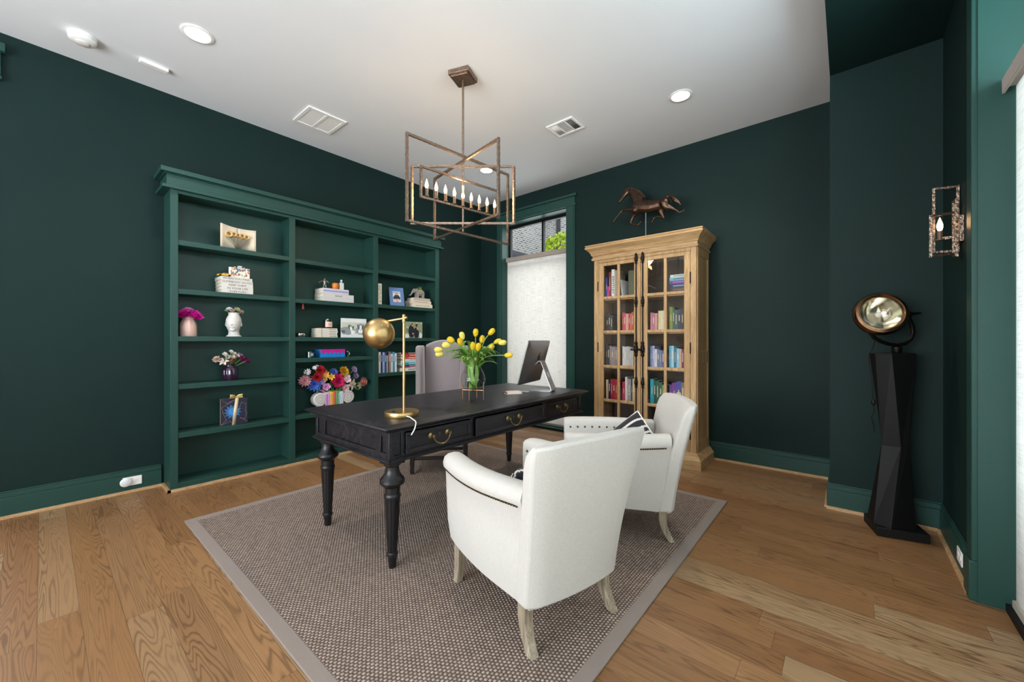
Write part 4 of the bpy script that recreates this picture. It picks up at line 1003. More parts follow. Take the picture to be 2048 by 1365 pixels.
for c_, m_ in enumerate(('#4f7a63', '#c08a4a', '#7c6a55', '#b8564a', '#5c6f8a')):
    g = MB()
    for k in range(9):
        x, zz = -.07+.14*q.random(), .012+.07*q.random(); g.box(x, x+.006+.008*q.random(), -.0010-.0002*c_-.00003*k, .001, zz, zz+.006+.016*q.random())
    g.build('drawing', pc(m_), t, smooth=False)
t = thing('toy_car', 'small yellow toy sports car on top of the quotation books', 'toy', (.21, -3.497, 1.8212), QX)
g = MB(); g.loft([[(x, -.022*w, z0), (x, .022*w, z0), (x, .022*w, z1), (x, -.022*w, z1)] for x, z0, z1, w in ((-.055, .008, .014, .8), (-.045, .006, .019, 1), (-.022, .006, .021, 1), (-.006, .006, .032, .92), (.018, .006, .032, .92), (.036, .006, .022, 1), (.052, .008, .020, .9))]); g.build('body', pc('#d9a21f', .25), t, .003)
for x in (-.034, .034):
    for y in (-.0225, .0225): MB(T(x, y, .0092) @ Rx(PI/2)).lathe([(.001, -.004), (.009, -.004), (.009, .004), (.001, .004)], 14).build('wheel', black_iron, t)
g = MB(); g.box(-.005, .017, -.0212, .0212, .022, .030); g.build('window', pc('#15171a', .15), t)
t = thing('toy_car', 'tiny black and white toy car on top of the picture block', 'toy', (.182, -3.372, 1.9195), QX)
g = MB(); g.loft([[(x, -.008, z0), (x, .008, z0), (x, .008, z1), (x, -.008, z1)] for x, z0, z1 in ((-.04, .003, .008), (-.018, .003, .010), (-.008, .003, .018), (.016, .003, .018), (.026, .003, .010), (.04, .003, .008))]); g.build('body', pc('#d8d8d6', .3), t)
for x in (-.025, .025): MB(T(x, 0, .006) @ Rx(PI/2)).lathe([(.001, -.0095), (.006, -.0095), (.006, .0095), (.001, .0095)], 12).build('wheels', black_iron, t)
# --- flowers
def petal(g, M, R, w, e0, e1, cu=0.0, n=6):
    def f(u, v):
        r = zz = 0
        for k in range(6):
            e = e0+(e1-e0)*(u*k/5); r += R*u/6*math.cos(e); zz += R*u/6*math.sin(e)
        ww = w*math.sin(PI*min(1, .10+.84*u))**.8*(2*v-1)
        return (r, ww, zz+cu*abs(2*v-1)**2*w)
    o = MB(M); o.grid(f, n, 4); k = len(g.v); g.v += o.v; g.f += [[i+k for i in q] for q in o.f]; g.mi += [g.cm]*len(o.f)
def bloom(name, label, loc, d, R, layers, col, cc='#e3b23c', cat='flower', group=None, stem=None, cR=.22):
    t = thing(name, label, cat, loc, 0, group); B = look(d); q = random.Random(len(label)*7+int(R*1e4))
    g = MB()
    for (n, r, w, e0, e1, zo) in layers:
        for k in range(n): petal(g, B @ T(0, 0, zo*R) @ Rz(2*PI*(k+q.uniform(-.2, .2))/n+zo*9), R*r*q.uniform(.9, 1.06), R*w, e0, e1, .3)
    g.build('petals', col if not isinstance(col, str) else plain('petal_'+col[1:], col, .6, var=.18, vs=70), t, ang=180)
    MB(B).ball((0, 0, R*.08), (R*cR, R*cR, R*cR*.7), 10, 6).build('centre', pc(cc), t)
    if stem:
        a = Vector((0, 0, 0)); b = Vector(stem)-Vector(loc); dd = Vector(d).normalized()
        MB().tube([a, a*.6+b*.4-dd*R*.8, b], .0028, 6).build('stem', stem_g, t)
    return t
FULL = [(9, 1, .34, .1, .5, 0), (8, .85, .32, .5, .9, .08), (7, .65, .3, .9, 1.2, .14), (5, .45, .26, 1.2, 1.5, .18)]
DAISY = [(9, 1, .20, .25, .5, 0), (8, .8, .18, .7, .9, .05)]
ORCH = [(5, 1, .48, .15, .45, 0), (3, .55, .3, .8, 1.1, .05)]
LILY = [(6, 1, .22, .6, -.35, 0)]
POM = [(14, 1, .16, -.1, .3, 0), (14, .95, .15, .35, .7, .06), (12, .85, .14, .8, 1.0, .1), (8, .7, .13, 1.2, 1.4, .12)]
# pink vase
vz = thing('pink_vase', 'pale pink glazed vase with fluted neck on the third shelf at far left', 'vase', (.18, -3.745, 1.2795))
pk = plain('pink_glaze', '#dcb8ac', .18, var=.04)
MB().lathe([(.001, 0), (.055, 0), (.059, .006), (.0595, .09), (.056, .112), (.045, .135), (.0385, .15), (.0385, .166), (.041, .172), (.037, .171), (.035, .15), (.03, .1), (.001, .09)], 60, flute=lambda a, z: 1-(.10*abs(math.sin(4*a))**.7 if z > .115 else .10*abs(math.sin(4*a))**.7*max(0, (z-.07)/.045))).build('body', pk, vz)
for i, (dy, dz, dx, R, c_, lab) in enumerate([(-.03, .205, .01, .052, '#c4148f', 'deep magenta peony bloom at the left in the pink vase'), (.035, .195, .015, .056, '#d0109a', 'deep magenta peony bloom at the right in the pink vase'), (.0, .235, -.005, .042, '#dd7fbd', 'light pink peony bloom at the top in the pink vase')]):
    bloom('peony', lab, (.18+dx, -3.745+dy, 1.2795+dz-.028), (.6, dy*8, .8), R*1.2, FULL, c_, '#b01080', group='peonies in the pink vase', stem=(.18, -3.745+dy*.2, 1.39))
# head planter
hd = thing('head_planter', 'white ceramic head shaped planter with a serene face on the third left shelf', 'planter', (.18, -3.415, 1.2795), math.radians(62))
g = MB()          # local -y is the way the face looks
for z, rx, ry, cy in ((.004, .060, .058, 0), (.012, .050, .048, 0), (.035, .043, .042, .0), (.055, .042, .044, .0), (.075, .048, .054, -.006), (.10, .056, .064, -.006), (.13, .060, .070, -.003), (.16, .057, .066, .0), (.18, .050, .056, .003), (.195, .042, .045, .005), (.215, .040, .041, .006)):
    pass
prof = [(.001, .062, .060, 0), (.008, .058, .056, 0), (.016, .046, .044, .004), (.04, .042, .041, .006), (.055, .042, .043, .004), (.07, .047, .052, -.006), (.09, .054, .062, -.008), (.115, .059, .069, -.005), (.14, .061, .072, -.002), (.165, .058, .067, .001), (.185, .050, .055, .004), (.198, .043, .045, .005), (.204, .0415, .042, .005), (.222, .043, .043, .005), (.222, .036, .036, .005), (.205, .033, .033, .005)]
g.loft([[(rx*math.cos(2*PI*k/32), cy+ry*math.sin(2*PI*k/32), z) for k in range(32)] for z, rx, ry, cy in prof])
g.ball((0, -.070, .106), (.0075, .009, .006)); g.tube([(0, -.066, .138), (0, -.071, .118), (0, -.074, .108)], [.0045, .0065, .0075], 10)
g.ball((0, -.052, .062), (.022, .018, .014)); g.ball((0, -.0655, .0855), (.013, .005, .0028)); g.ball((0, -.0645, .0805), (.010, .005, .003))
for s in (-1, 1):
    g.ball((s*.024, -.061, .119), (.0125, .008, .006)); g.tube([(s*.006, -.068, .133), (s*.025, -.062, .139), (s*.042, -.05, .133)], .0028, 8); g.ball((s*.061, .0, .112), (.006, .012, .019)); None
g.build('head', white_cer, hd, remesh=.0024)
for i, (dx, dy, dz, R, c_, kind, lab) in enumerate([(-.01, -.035, .262, .022, '#e9dfe0', ORCH, 'white bloom at upper left above the head planter'), (.02, -.018, .248, .020, '#d9b8bd', FULL, 'dusky pink bloom at the left of the head planter crown'), (.015, .018, .258, .024, '#cfd3a0', FULL, 'pale green bloom in the middle of the head planter crown'), (-.01, .035, .266, .018, '#d3e3d6', ORCH, 'mint white bloom at upper right of the head planter'), (.02, .045, .238, .022, '#c59a86', FULL, 'terracotta pink bloom low right on the head planter'), (-.005, .07, .25, .015, '#e8e6df', LILY, 'white pointed bloom leaning far right of the head planter'), (.01, -.06, .25, .014, '#6f8a55', LILY, 'green sprig leaning left out of the head planter')]):
    bloom('blossom', lab, (.18+dx, -3.415+dy, 1.2795+dz-.012), (.6, dy*9, .7), R*1.2, kind, c_, '#7d8c4f', stem=(.18, -3.415, 1.475))
g = MB(); q = random.Random(2)
# purple vase
vz = thing('purple_vase', 'dark purple cut glass vase of small flowers on the fourth left shelf', 'vase', (.16, -3.438, .8805))
pg = plain('purple_glass', '#2b1530', .12, var=.25, vs=50, coat=.5)
MB().lathe([(.001, 0), (.05, 0), (.056, .006), (.0605, .03), (.0605, .085), (.055, .108), (.044, .122), (.040, .132), (.044, .145), (.040, .146), (.036, .13), (.001, .12)], 96, flute=lambda a, z: 1+.05*math.cos(12*a+(z*260 if z < .06 else 31-z*260)) if .01 < z < .11 else 1).build('body', pg, vz)
for i, (dx, dy, dz, R, c_, kind, nm) in enumerate([(.03, -.055, .195, .032, '#e2c9c4', LILY, 'blush lily bloom at the lower left'), (.0, -.1, .215, .024, '#d8b9ad', FULL, 'peach bloom at the left edge'), (.03, -.025, .235, .018, '#e8e2da', DAISY, 'white daisy left of centre'), (.0, -.04, .262, .017, '#ead9d2', DAISY, 'white daisy at the upper left'), (.01, .005, .285, .015, '#efe9e2', DAISY, 'white daisy at the very top'), (.02, .025, .262, .018, '#dcc3c6', DAISY, 'pale pink daisy right of the top'), (.04, .01, .235, .018, '#d9c0b2', DAISY, 'cream daisy in the centre'), (.03, .05, .245, .016, '#e5d6d8', DAISY, 'white daisy at the upper right'), (.03, .075, .215, .026, '#8a1b63', FULL, 'plum bloom right of centre'), (.03, .115, .195, .024, '#7c1560', FULL, 'plum bloom at the far right'), (.0, .075, .245, .022, '#b07fb0', ORCH, 'mauve bloom at the upper right'), (.045, -.005, .205, .016, '#8b3048', DAISY, 'wine red bloom low in the centre')]):
    bloom('blossom', nm+' of the purple vase bunch', (.16+dx, -3.438+dy, .8805+dz-.025), (.7, dy*6, .6), R*1.5, kind, c_, '#a99a4a', stem=(.16, -3.438+dy*.15, 1.0))
def sprig(parent, base, n, spread, hgt, seed, mat_=None, wd=.006, ln=.05):
    q = random.Random(seed); g = MB()
    for k in range(n):
        an = q.uniform(0, 2*PI); r = q.uniform(.2, 1)*spread; p0 = Vector(base); p1 = p0+Vector((r*math.cos(an)*.7, r*math.sin(an), hgt*q.uniform(.4, 1)))
        d = (p1-p0).normalized(); sd = d.cross(Vector((q.uniform(-1, 1), q.uniform(-1, 1), .3))).normalized()*wd
        a = p1-d*ln
        g.add([tuple(a), tuple(a+d*ln*.5+sd), tuple(p1), tuple(a+d*ln*.5-sd)], [(0, 1, 2, 3)])
    g.build('foliage', mat_ or leaf_g, parent, smooth=False)
dark_leaf = plain('deep_leaf', '#3f5a2c', .5, var=.25, vs=30)
sprig(vz, (0, 0, .12), 60, .10, .13, 3, dark_leaf); sprig(hd, (0, 0, .19), 40, .055, .075, 4, dark_leaf, .005, .035)
# gift book
t = thing('gift_box', 'navy boxed book with a blue sun emblem and gold ribbon on the fifth left shelf', 'box', (.232, -3.425, .4755), QX+math.radians(-6))
MB().box(-.102, .102, .0, .005, 0, .242).box(-.102, .102, .05, .055, 0, .242).box(-.102, -.097, .005, .05, 0, .242) if 0 else None
MB().box(-.102, .102, .0, .006, 0, .242).box(-.102, .102, .048, .054, 0, .242).box(.094, .102, .006, .048, 0, .242).build('cover', plain('navy_cover', '#1b1c34', .45, var=.2, vs=60), t)
tag(MB().box(-.099, .094, .006, .048, .004, .238).build('pages', pc('#cbb98a', .4), t), 'gilt page edges')
g = MB()
for k in range(26):
    a = 2*PI*k/26; r0, r1 = .026, .062+.010*(k % 2); b = a+.12*(1 if k % 2 else -1)
    c_, s_ = math.cos, math.sin; P = lambda r, a: (-.012+r*c_(a), -.0008, .121+r*s_(a))
    g.add([P(r0, a-.11), P(r0+.02, a+.13), P(r1, b), P(r0+.02, a-.02)], [(0, 1, 2, 3)])
g.prism([(-.012+.034*math.cos(k*PI/12), .121+.034*math.sin(k*PI/12)) for k in range(24)], -.001, .0, 'y')
g.build('sun_emblem', plain('sun_blue', '#3d86c8', .5, var=.25, vs=120), t, smooth=False)
g = MB(); PTS = [(-.09, .23), (-.055, .20), (-.03, .212), (.0, .225), (-.095, .165), (-.085, .12), (-.06, .05), (-.095, .01), (-.03, .035), (-.01, .012), (.055, .20), (.09, .185), (.085, .12), (.095, .10), (.08, .045), (.045, .06), (.1, .02)]
for a, b in zip(PTS, PTS[1:]):
    a3, b3 = Vector((a[0], -.0012, a[1])), Vector((b[0], -.0012, b[1])); g.tube([a3, b3], .0007, 4)
for a in PTS: g.ball((a[0], -.001, a[1]), .002, 6, 4)
g.build('constellation_lines', pc('#b9a7a0'), t)
gold = plain('gold_ribbon', '#c9ad6a', .3, .7, var=.1)
g = MB(); g.add([(-.018, -.002, 0), (.008, -.002, 0), (.034, -.002, .243), (.008, -.002, .243)], [(0, 1, 2, 3)]); g.build('ribbon', plain('cream_gold_ribbon', '#d9c79d', .45, .2), t, solid=.0012)
g = MB()
for s in (-1, 1): g.tube([(.02, .025, .245), (.02+s*.02, .022, .262), (.02+s*.045, .02, .264), (.02+s*.048, .02, .25), (.02, .024, .246)], [.006, .009, .010, .009, .006], 8, sq=(.5, 1.4))
g.build('bow', gold, t)

# --- middle bay
z = 1.6685
book('white book at the bottom of the pale stack on the second middle shelf', (.245, -2.457, z), .043, .215, .345, '#c9c6c6', QX, True, group='pale stacked books')[0]
t, M = book('white book with script title in the middle of the pale stack', (.245, -2.457, z+.0434), .040, .21, .345, '#cdcac8', QX, True, group='pale stacked books')
text('Selwitt', 'spine_title', ink, T(.0, -.0006, .02) @ Rx(PI/2), t, 1, 1)
book('white and lavender book on top of the pale stack', (.245, -2.487, z+.0838), .056, .20, .287, '#c9c6d0', QX, True, group='pale stacked books', band='#8d8fc4', btop=.5, bh=.47)
zt = z+.1402
t = thing('pewter_figure', 'small pewter figurine with outstretched arm on the pale book stack', 'figurine', (.19, -2.585, zt), QX)
g = MB(); pew = plain('pewter', '#8f8b82', .4, .8, var=.25, vs=80)
g.ball((0, 0, .098), .011); g.tube([(0, 0, .09), (0, 0, .075), (0, 0, .05), (0, 0, .04)], [.007, .016, .013, .014], 10)
for s in (-1, 1): g.tube([(s*.006, 0, .045), (s*.013, -.004, .02), (s*.012, 0, .003)], [.008, .007, .006], 8)
g.tube([(-.012, 0, .083), (-.04, -.005, .072), (-.07, -.008, .055)], [.006, .005, .004], 8); g.tube([(.012, 0, .083), (.03, -.004, .075), (.038, -.006, .06)], [.006, .007, .005], 8)
g.build('figure', pew, t, remesh=.0028)
MB().lathe([(.001, 0), (.024, 0), (.024, .003), (.001, .004)], 20).build('base', pew, t)
t = thing('orange_cup', 'small orange ceramic cup on the pale book stack', 'cup', (.2, -2.474, zt), QX)
MB().lathe([(.001, 0), (.022, 0), (.031, .012), (.034, .04), (.032, .062), (.026, .068), (.023, .064), (.024, .03), (.001, .01)], 28).build('body', pc('#d9771e', .3), t)
g = MB(); g.tube([(.03, 0, .055), (.045, 0, .05), (.046, 0, .028), (.031, 0, .02)], .004, 8); g.build('handle', pc('#8a4a1c', .4), t)
t = thing('scent_bottle', 'white patterned scent bottle with round stopper on the pale book stack', 'bottle', (.2, -2.406, zt), QX)
MB().box(-.024, .024, -.014, .014, 0, .078).build('body', plain('white_pattern_glass', '#d8d4cd', .3, var=.2, vs=160), t, .004)
MB().lathe([(.008, .078), (.008, .09), (.011, .092), (.013, .103), (.008, .112), (.001, .113)], 16).build('stopper', white_cer, t)
t = thing('red_tag', 'small dark red tassel hanging under the second middle shelf edge', 'ornament', (.262, -2.838, 1.6265), QX)
g = MB(); g.tube([(0, 0, 0), (0, 0, -.012)], .002, 6); g.ball((0, 0, -.018), .007); g.lathe([(.006, -.022), (.010, -.04), (.012, -.062), (.001, -.062)], 12); g.build('tassel', pc('#7d1a1e'), t)
t = thing('silver_box', 'small domed silver trinket box on the third middle shelf', 'box', (.21, -2.845, 1.2795), QX)
sil = plain('polished_silver', '#c9c7c3', .15, 1, var=.1, vs=30)
MB().lathe([(.001, 0), (.040, 0), (.045, .006), (.046, .026), (.001, .027)], 32).build('base', sil, t); MB().lathe([(.047, .027), (.046, .034), (.036, .045), (.018, .050), (.001, .051)], 32).build('lid', sil, t)
z = 1.2795
for i in range(4):
    h = .0240; t, M = book('cream linen book tied in the twine bundle, %s' % ['bottom of four', 'second from the bottom', 'third from the bottom', 'top of four'][i], (.242, -2.577+[.0, -.003, .002, .0][i], z), h, .16, [.215, .212, .216, .21][i], '#d5cec2', QX, True, group='cream books tied with twine')
    g = MB(); q = random.Random(i)
    for k in range(11): xx = .02+.075*k/11; g.box(xx, xx+.004, -.0005, .0005, .007+.002*q.random(), .014+.004*q.random())
    g.build('spine_title', pc('#4b443c'), t, smooth=False); z += h+.0003
t = thing('twine', 'brown twine tied round the cream books', 'twine', (.16, -2.64, 1.2795))
g = MB(); g.tube([(.084, 0, .001), (.084, 0, .0985), (-.08, 0, .0985), (-.08, 0, .001)], .0017, 6); g.build('loop', pc('#6b5a44'), t)
t = thing('dried_sprig', 'dark dried sprig lying on the twine tied books', 'sprig', (.19, -2.645, 1.378), QX)
g = MB(); g.tube([(-.02, 0, .003), (.02, 0, .008), (.045, 0, .004)], .0015, 6)
for k in range(7): x = -.03+.011*k; g.add([(x, 0, .005), (x-.014, -.006, .024), (x-.02, 0, .036), (x-.008, .006, .022)], [(0, 1, 2, 3)])
g.build('leaves', pc('#4a4a38'), t, solid=.0006)
t = thing('candle_jar', 'dark glass candle with pink label and yellow flower on the tied books', 'candle', (.2, -2.558, 1.378), QX)
MB().lathe([(.001, 0), (.044, 0), (.046, .004), (.046, .088), (.043, .088), (.042, .05), (.001, .045)], 36).build('jar', plain('smoked_glass', '#231c18', .08, coat=.5), t)
g = MB(); g.grid(lambda u, v: (.0468*math.sin(-.95+1.9*u), -.0468*math.cos(-.95+1.9*u), .012+.058*v), 14, 3); g.build('label', pc('#dcc2b8'), t)
g = MB()
for k in range(6): a = k*PI/3; g.add([(.001+.003*math.cos(a+1.57), -.0476, .041+.003*math.sin(a+1.57)), (.012*math.cos(a+.3), -.0472, .041+.012*math.sin(a+.3)), (.018*math.cos(a), -.0468, .041+.018*math.sin(a)), (.012*math.cos(a-.3), -.0472, .041+.012*math.sin(a-.3))], [(0, 1, 2, 3)])
g.build('flower_print', pc('#d99a2e'), t, smooth=False)
MB().lathe([(.012, .088), (.012, .100), (.001, .101)], 14).build('snuffer', pc('#cfcac0'), t)
# pictures
def blob(g, cx, cz, rx, rz, y=-.0004, n=18, rot=0, wob=0, seed=0):
    q = random.Random(seed); P = []
    for k in range(n):
        a = 2*PI*k/n; w = 1+wob*q.uniform(-1, 1); x, z = rx*w*math.cos(a), rz*w*math.sin(a)
        P.append((cx+x*math.cos(rot)-z*math.sin(rot), y, cz+x*math.sin(rot)+z*math.cos(rot)))
    g.poly(P)
def art(parent, shapes, y0=-.0006, rects=()):
    g = MB(); ms = []
    for c_, x0, x1, z0_, z1_ in rects: g.cm = len(ms); ms.append(pc(c_, .4)); g.add([(x0, -.0003, z0_), (x1, -.0003, z0_), (x1, -.0003, z1_), (x0, -.0003, z1_)], [(0, 1, 2, 3)])
    for i, (col, items) in enumerate(shapes):
        g.cm = len(ms); ms.append(pc(col, .4))
        for j, it in enumerate(items): blob(g, *it[:4], y=y0-.0005*i-.00003*j, rot=it[4] if len(it) > 4 else 0, wob=it[5] if len(it) > 5 else .05, seed=i*7+int(abs(it[0])*1000))
    g.build('print', ms, parent, smooth=False)
t = thing('dog_picture', 'unframed landscape photo of two fluffy grey dogs on the third middle shelf', 'picture', (.235, -2.275, 1.2795), QX); t.rotation_euler[0] = 0
MB().box(-.15, .15, 0, .012, 0, .215).build('board', pc('#dfe2e3', .4), t)
art(t, [('#8f9798', [(-.09, .075, .07, .045, 0, .12), (.09, .08, .065, .05, 0, .12), (-.04, .10, .035, .045, .3, .1), (.075, .115, .035, .045, -.2, .1)]), ('#5d6468', [(-.055, .115, .012, .03, .4, .1), (-.015, .105, .010, .03, -.5, .1), (.05, .12, .010, .032, .3, .1), (.105, .12, .011, .032, -.3, .1), (-.125, .065, .02, .016, 0, .2)]), ('#eceeed', [(-.032, .088, .014, .036, .35, .1), (-.015, .06, .026, .02, 0, .15), (.078, .105, .013, .036, -.1, .1), (.075, .07, .026, .026, 0, .15)]), ('#23262a', [(-.024, .083, .005, .004), (.076, .088, .005, .004)])], rects=[('#c7cdb9', -.146, .146, .10, .17), ('#a9b0ad', -.146, .146, .045, .10)])
# box and cups
t = thing('gift_carton', 'magenta and blue carton with a zigzag edge on the fourth middle shelf', 'box', (.215, -2.505, 1.0645), QX)
MB().box(-.135, .135, 0, .15, 0, .085).build('carton', pc('#1f7fd0', .4), t, .001)
g = MB(); zz_ = [(-.1345+.269*k/36, .046+.010*math.sin(k*PI/3)*(1 if k % 3 else .6)) for k in range(37)]
g.prism([(x, z) for x, z in zz_]+[(.1345, .0845), (-.1345, .0845)], -.0008, .0001, 'y'); g.box(-.1352, .1352, -.0004, .1502, .0838, .0858); tag(g.build('lid_print', pc('#c01f8c', .4), t, smooth=False), 'magenta zigzag')
mg = plain('dark_green_glass', '#0f2a24', .1, var=.15, coat=.6)
for y, R, h, lab in ((-2.742, .042, .062, 'dark green glass cup with a silver face left of the magenta carton'), (-2.328, .026, .062, 'small green glass goblet right of the magenta carton')):
    t = thing('glass_cup', lab, 'cup', (.2, y, 1.0645), QX)
    if R > .03: MB().lathe([(.001, 0), (R*.9, 0), (R, .004), (R, h), (R*.93, h), (R*.9, .012), (.001, .01)], 30).build('cup', mg, t)
    else: MB().lathe([(.001, 0), (.02, 0), (.018, .004), (.006, .008), (.005, .02), (.018, .03), (.026, .045), (.025, h), (.023, h), (.02, .045), (.001, .034)], 30).build('cup', mg, t)
    g = MB(); blob(g, 0, h*.55, R*.32, h*.26, -R*1.0-.0012, wob=.0); f = g.build('face_print', pc('#8fa39a', .3), t, smooth=False)
# bouquet vase shaped like a row of books between scrolls
bv = thing('book_vase', 'white scroll vase shaped like a row of pastel books holding a bright bouquet', 'vase', (.17, -2.485, .4885), QX)
for s in (-1, 1):
    g = MB(T(s*.155, 0, .125) @ Rx(PI/2)); g.lathe([(.001, -.045), (.062, -.045), (.072, -.038), (.072, .038), (.062, .045), (.001, .045)], 36)
    g.M = Matrix(); g.box(s*.10-.035, s*.10+.035, -.04, .04, .04, .19); g.box(s*.12-.05, s*.12+.05, -.04, .04, .02, .10)
    sc_ = g.build('scroll', white_cer, bv, .004)
    g = MB(); pts = []
    for k in range(40):
        a = k*.32; r = .060*(1-k/46); pts.append((s*(.155+r*math.cos(a)), -.0462, .125+r*math.sin(a)))
    g.tube(pts, .0018, 5); g.build('scroll_line', pc('#8f8d8a'), sc_)
MB().box(-.17, .17, -.05, .05, 0, .022).build('foot', white_cer, bv, .006)
xx = -.105
for c_, w, h in (('#c48ac0', .032, .185), ('#d59fd0', .022, .192), ('#e8c93f', .024, .200), ('#e37a45', .020, .200), ('#cf4f3c', .018, .200), ('#5f9f57', .026, .204), ('#6fb7c9', .014, .18), ('#bfe0e2', .022, .19), ('#d9d3e6', .022, .188)):
    b_ = MB().box(xx, xx+w-.001, -.052, .045, .022, h).build('book_spine', pc(c_, .35), bv, .003)
    g = MB()
    for k in range(7): z0 = .05+.018*k; g.box(xx+w*.35, xx+w*.62, -.0526, -.052, z0, z0+.009)
    g.build('spine_letters', pc('#4a4038') if c_ == '#e8c93f' else pc('#8c6a70'), b_, smooth=False); xx += w
MB().box(-.10, .10, -.03, .035, .19, .197).build('inner_rim', pc('#c9c5be'), bv)
FL = [(-2.778, .821, .052, POM, '#d99aa2', '#c98', 'pale pink dahlia at the far left'), (-2.762, .911, .032, DAISY, '#e6e4e6', '#ccc', 'white daisy at the upper left'), (-2.70, .954, .022, DAISY, '#efeff0', '#ccc', 'tiny white blossom at the top left'), (-2.655, .962, .02, DAISY, '#ecebec', '#ccc', 'tiny white blossom right of the top left one'), (-2.631, .921, .046, FULL, '#b5202a', '#7d1018', 'red bloom at the top'), (-2.672, .853, .044, FULL, '#a5151f', '#6d0c14', 'red bloom below the top one'),
 (-2.683, .778, .066, POM, '#4a6fc4', '#3a58a8', 'large cornflower blue pompom'), (-2.617, .808, .034, ORCH, '#cf9fcb', '#b77', 'lilac pink orchid beside the blue pompom'), (-2.579, .746, .036, ORCH, '#c68bc0', '#b77', 'lilac pink orchid above the purple book spine'), (-2.614, .684, .034, ORCH, '#c587bd', '#b77', 'lilac pink orchid hanging lowest'), (-2.579, .862, .048, DAISY, '#e3a94f', '#e3a0b0', 'apricot bloom with pink heart'),
 (-2.519, .849, .036, LILY, '#e2ad32', '#d9982a', 'golden yellow bloom in the centre'), (-2.479, .893, .040, POM, '#5a74c0', '#4560b0', 'small blue pompom at the top centre'), (-2.376, .894, .052, FULL, '#d6a423', '#b98a18', 'golden yellow bloom at the top right'), (-2.266, .913, .034, FULL, '#b39ac6', '#99b', 'lilac ball bloom on the tallest right stem'), (-2.227, .838, .034, FULL, '#a98fc0', '#99b', 'lilac ball bloom below the tallest right one'),
 (-2.445, .795, .068, FULL, '#d02468', '#e8843a', 'large magenta peony with orange heart'), (-2.351, .815, .044, ORCH, '#e9ccd2', '#dba', 'blush white bloom right of the magenta peony'), (-2.273, .744, .060, LILY, '#e6d6c4', '#c9a', 'cream lily at the lower right'), (-2.145, .765, .046, POM, '#cf8a80', '#b66', 'salmon bloom at the far right'), (-2.37, .715, .040, ORCH, '#d9b3bd', '#c9a', 'blush bloom over the white book spines'), (-2.18, .722, .04, LILY, '#dfe0b4', '#cc9', 'greenish white lily petal bloom at the right')]
for i, (y, z, R, kind, c_, cc, lab) in enumerate(FL):
    cc = cc if len(cc) == 7 else '#'+''.join(a+a for a in cc[1:])
    bloom('bouquet_flower', lab+' of the bright bouquet', (.185+.02*((i*7) % 3-1), y, z), (.85, (y+2.48)*1.4, (z-.72)*2.2), R*1.28, kind, c_, cc, stem=(.17, -2.485+(y+2.485)*.28, .685), cR=.26 if kind is not POM else .4)
sprig(bv, (.0, .0, .20), 46, .02, .20, 8, dark_leaf, .012, .07)
g = MB()
for (x, z, rx, rz, ro) in ((-.16, .20, .034, .020, -.5), (.255, .215, .045, .016, -.8), (-.29, .43, .02, .008, 1.2), (.18, .30, .03, .012, .9)):
    blob(g, x, z, rx, rz, -.02, 14, ro, .0)
g.build('leaf', dark_leaf, bv, solid=.001)
t = thing('white_stone', 'small rough white stone on the fifth middle shelf behind the desk corner', 'stone', (.215, -2.70, .4885), QX)
g = MB(); q = random.Random(11); g.ball((0, 0, .017), (.05, .03, .022), 9, 6); g.v = [Vector((v.x*(1+.16*q.uniform(-1, 1)), v.y*(1+.16*q.uniform(-1, 1)), max(0.0005, v.z*(1+.2*q.uniform(-1, 1))))) for v in g.v]; g.build('stone', pc('#d2c8be', .7), t, ang=20)

# --- right bay
t, M = book('slim cream book with printed spine standing alone on the second right shelf', (.245, -1.955, 1.6775), .048, .17, .248, '#d9d3c0', QX, group=None)
for k, (z0, z1) in enumerate(((.02, .05), (.06, .10), (.115, .15), (.165, .19), (.20, .235))):
    g = MB(); q = random.Random(k)
    for j in range(6): x = -.014+.028*q.random(); zz = z0+(z1-z0)*q.random(); g.box(x-.004, x+.004, -.0006, .0004, zz, zz+.005)
    g.build('spine_title', pc('#6b6455'), t, smooth=False)
t = thing('photo_frame', 'blue leaning photo frame with a portrait of a person in dark clothes', 'photo frame', (.225, -1.70, 1.6785), QX-.22); t.rotation_euler[0] = -.24
g = MB(); 
for a in ((-.092, .092, 0, .048), (-.092, .092, .190, .238), (-.092, -.050, .048, .190), (.050, .092, .048, .190)): g.box(a[0], a[1], -.008, .008, a[2], a[3])
g.build('frame', pc('#5a79a8', .35), t, .002)
MB().box(-.05, .05, .0, .004, .048, .19).build('photo', pc('#cfd8de', .3), t)
art(t, [('#a8b6c0', [(0, .17, .046, .016, 0, .1)]), ('#23242c', [(0, .115, .036, .034, 0, .08), (-.028, .10, .016, .022, .2, .1), (.03, .10, .016, .022, -.2, .1)]), ('#c98f78', [(.0, .072, .04, .02, 0, .2), (-.002, .153, .011, .015)]), ('#8b8078', [(-.002, .162, .0115, .008)]), ('#d9b8a8', [(.02, .072, .014, .014, 0, .2), (-.022, .066, .014, .012, 0, .2)])], -.0004)
MB().tube([(0, .008, .12), (0, .075, .035)], .006, 6).build('easel_leg', black_iron, t)
z = 1.6775
for i, (w, h, d, c_, dy, lab) in enumerate([(.047, .312, .17, '#ddd2c0', .0, 'cream book at the bottom under the elephant planter'), (.042, .30, .165, '#d8c9b4', -.014, 'beige book in the middle under the elephant planter'), (.034, .262, .15, '#b5aba0', -.012, 'grey taupe book on top under the elephant planter')]):
    t, M = book(lab, (.245, -1.328+dy, z), w, d, h, c_, QX, True, group='books under the elephant')
    if i < 2:
        g = MB(); q = random.Random(i+3)
        for k in range(12): x = -.11+.018*k+.004*q.random(); g.box(x, x+.008, -.0006, .0004, w*.4, w*.65)
        g.build('spine_title', pc('#7a6a58'), t, smooth=False)
    z += w+.0004
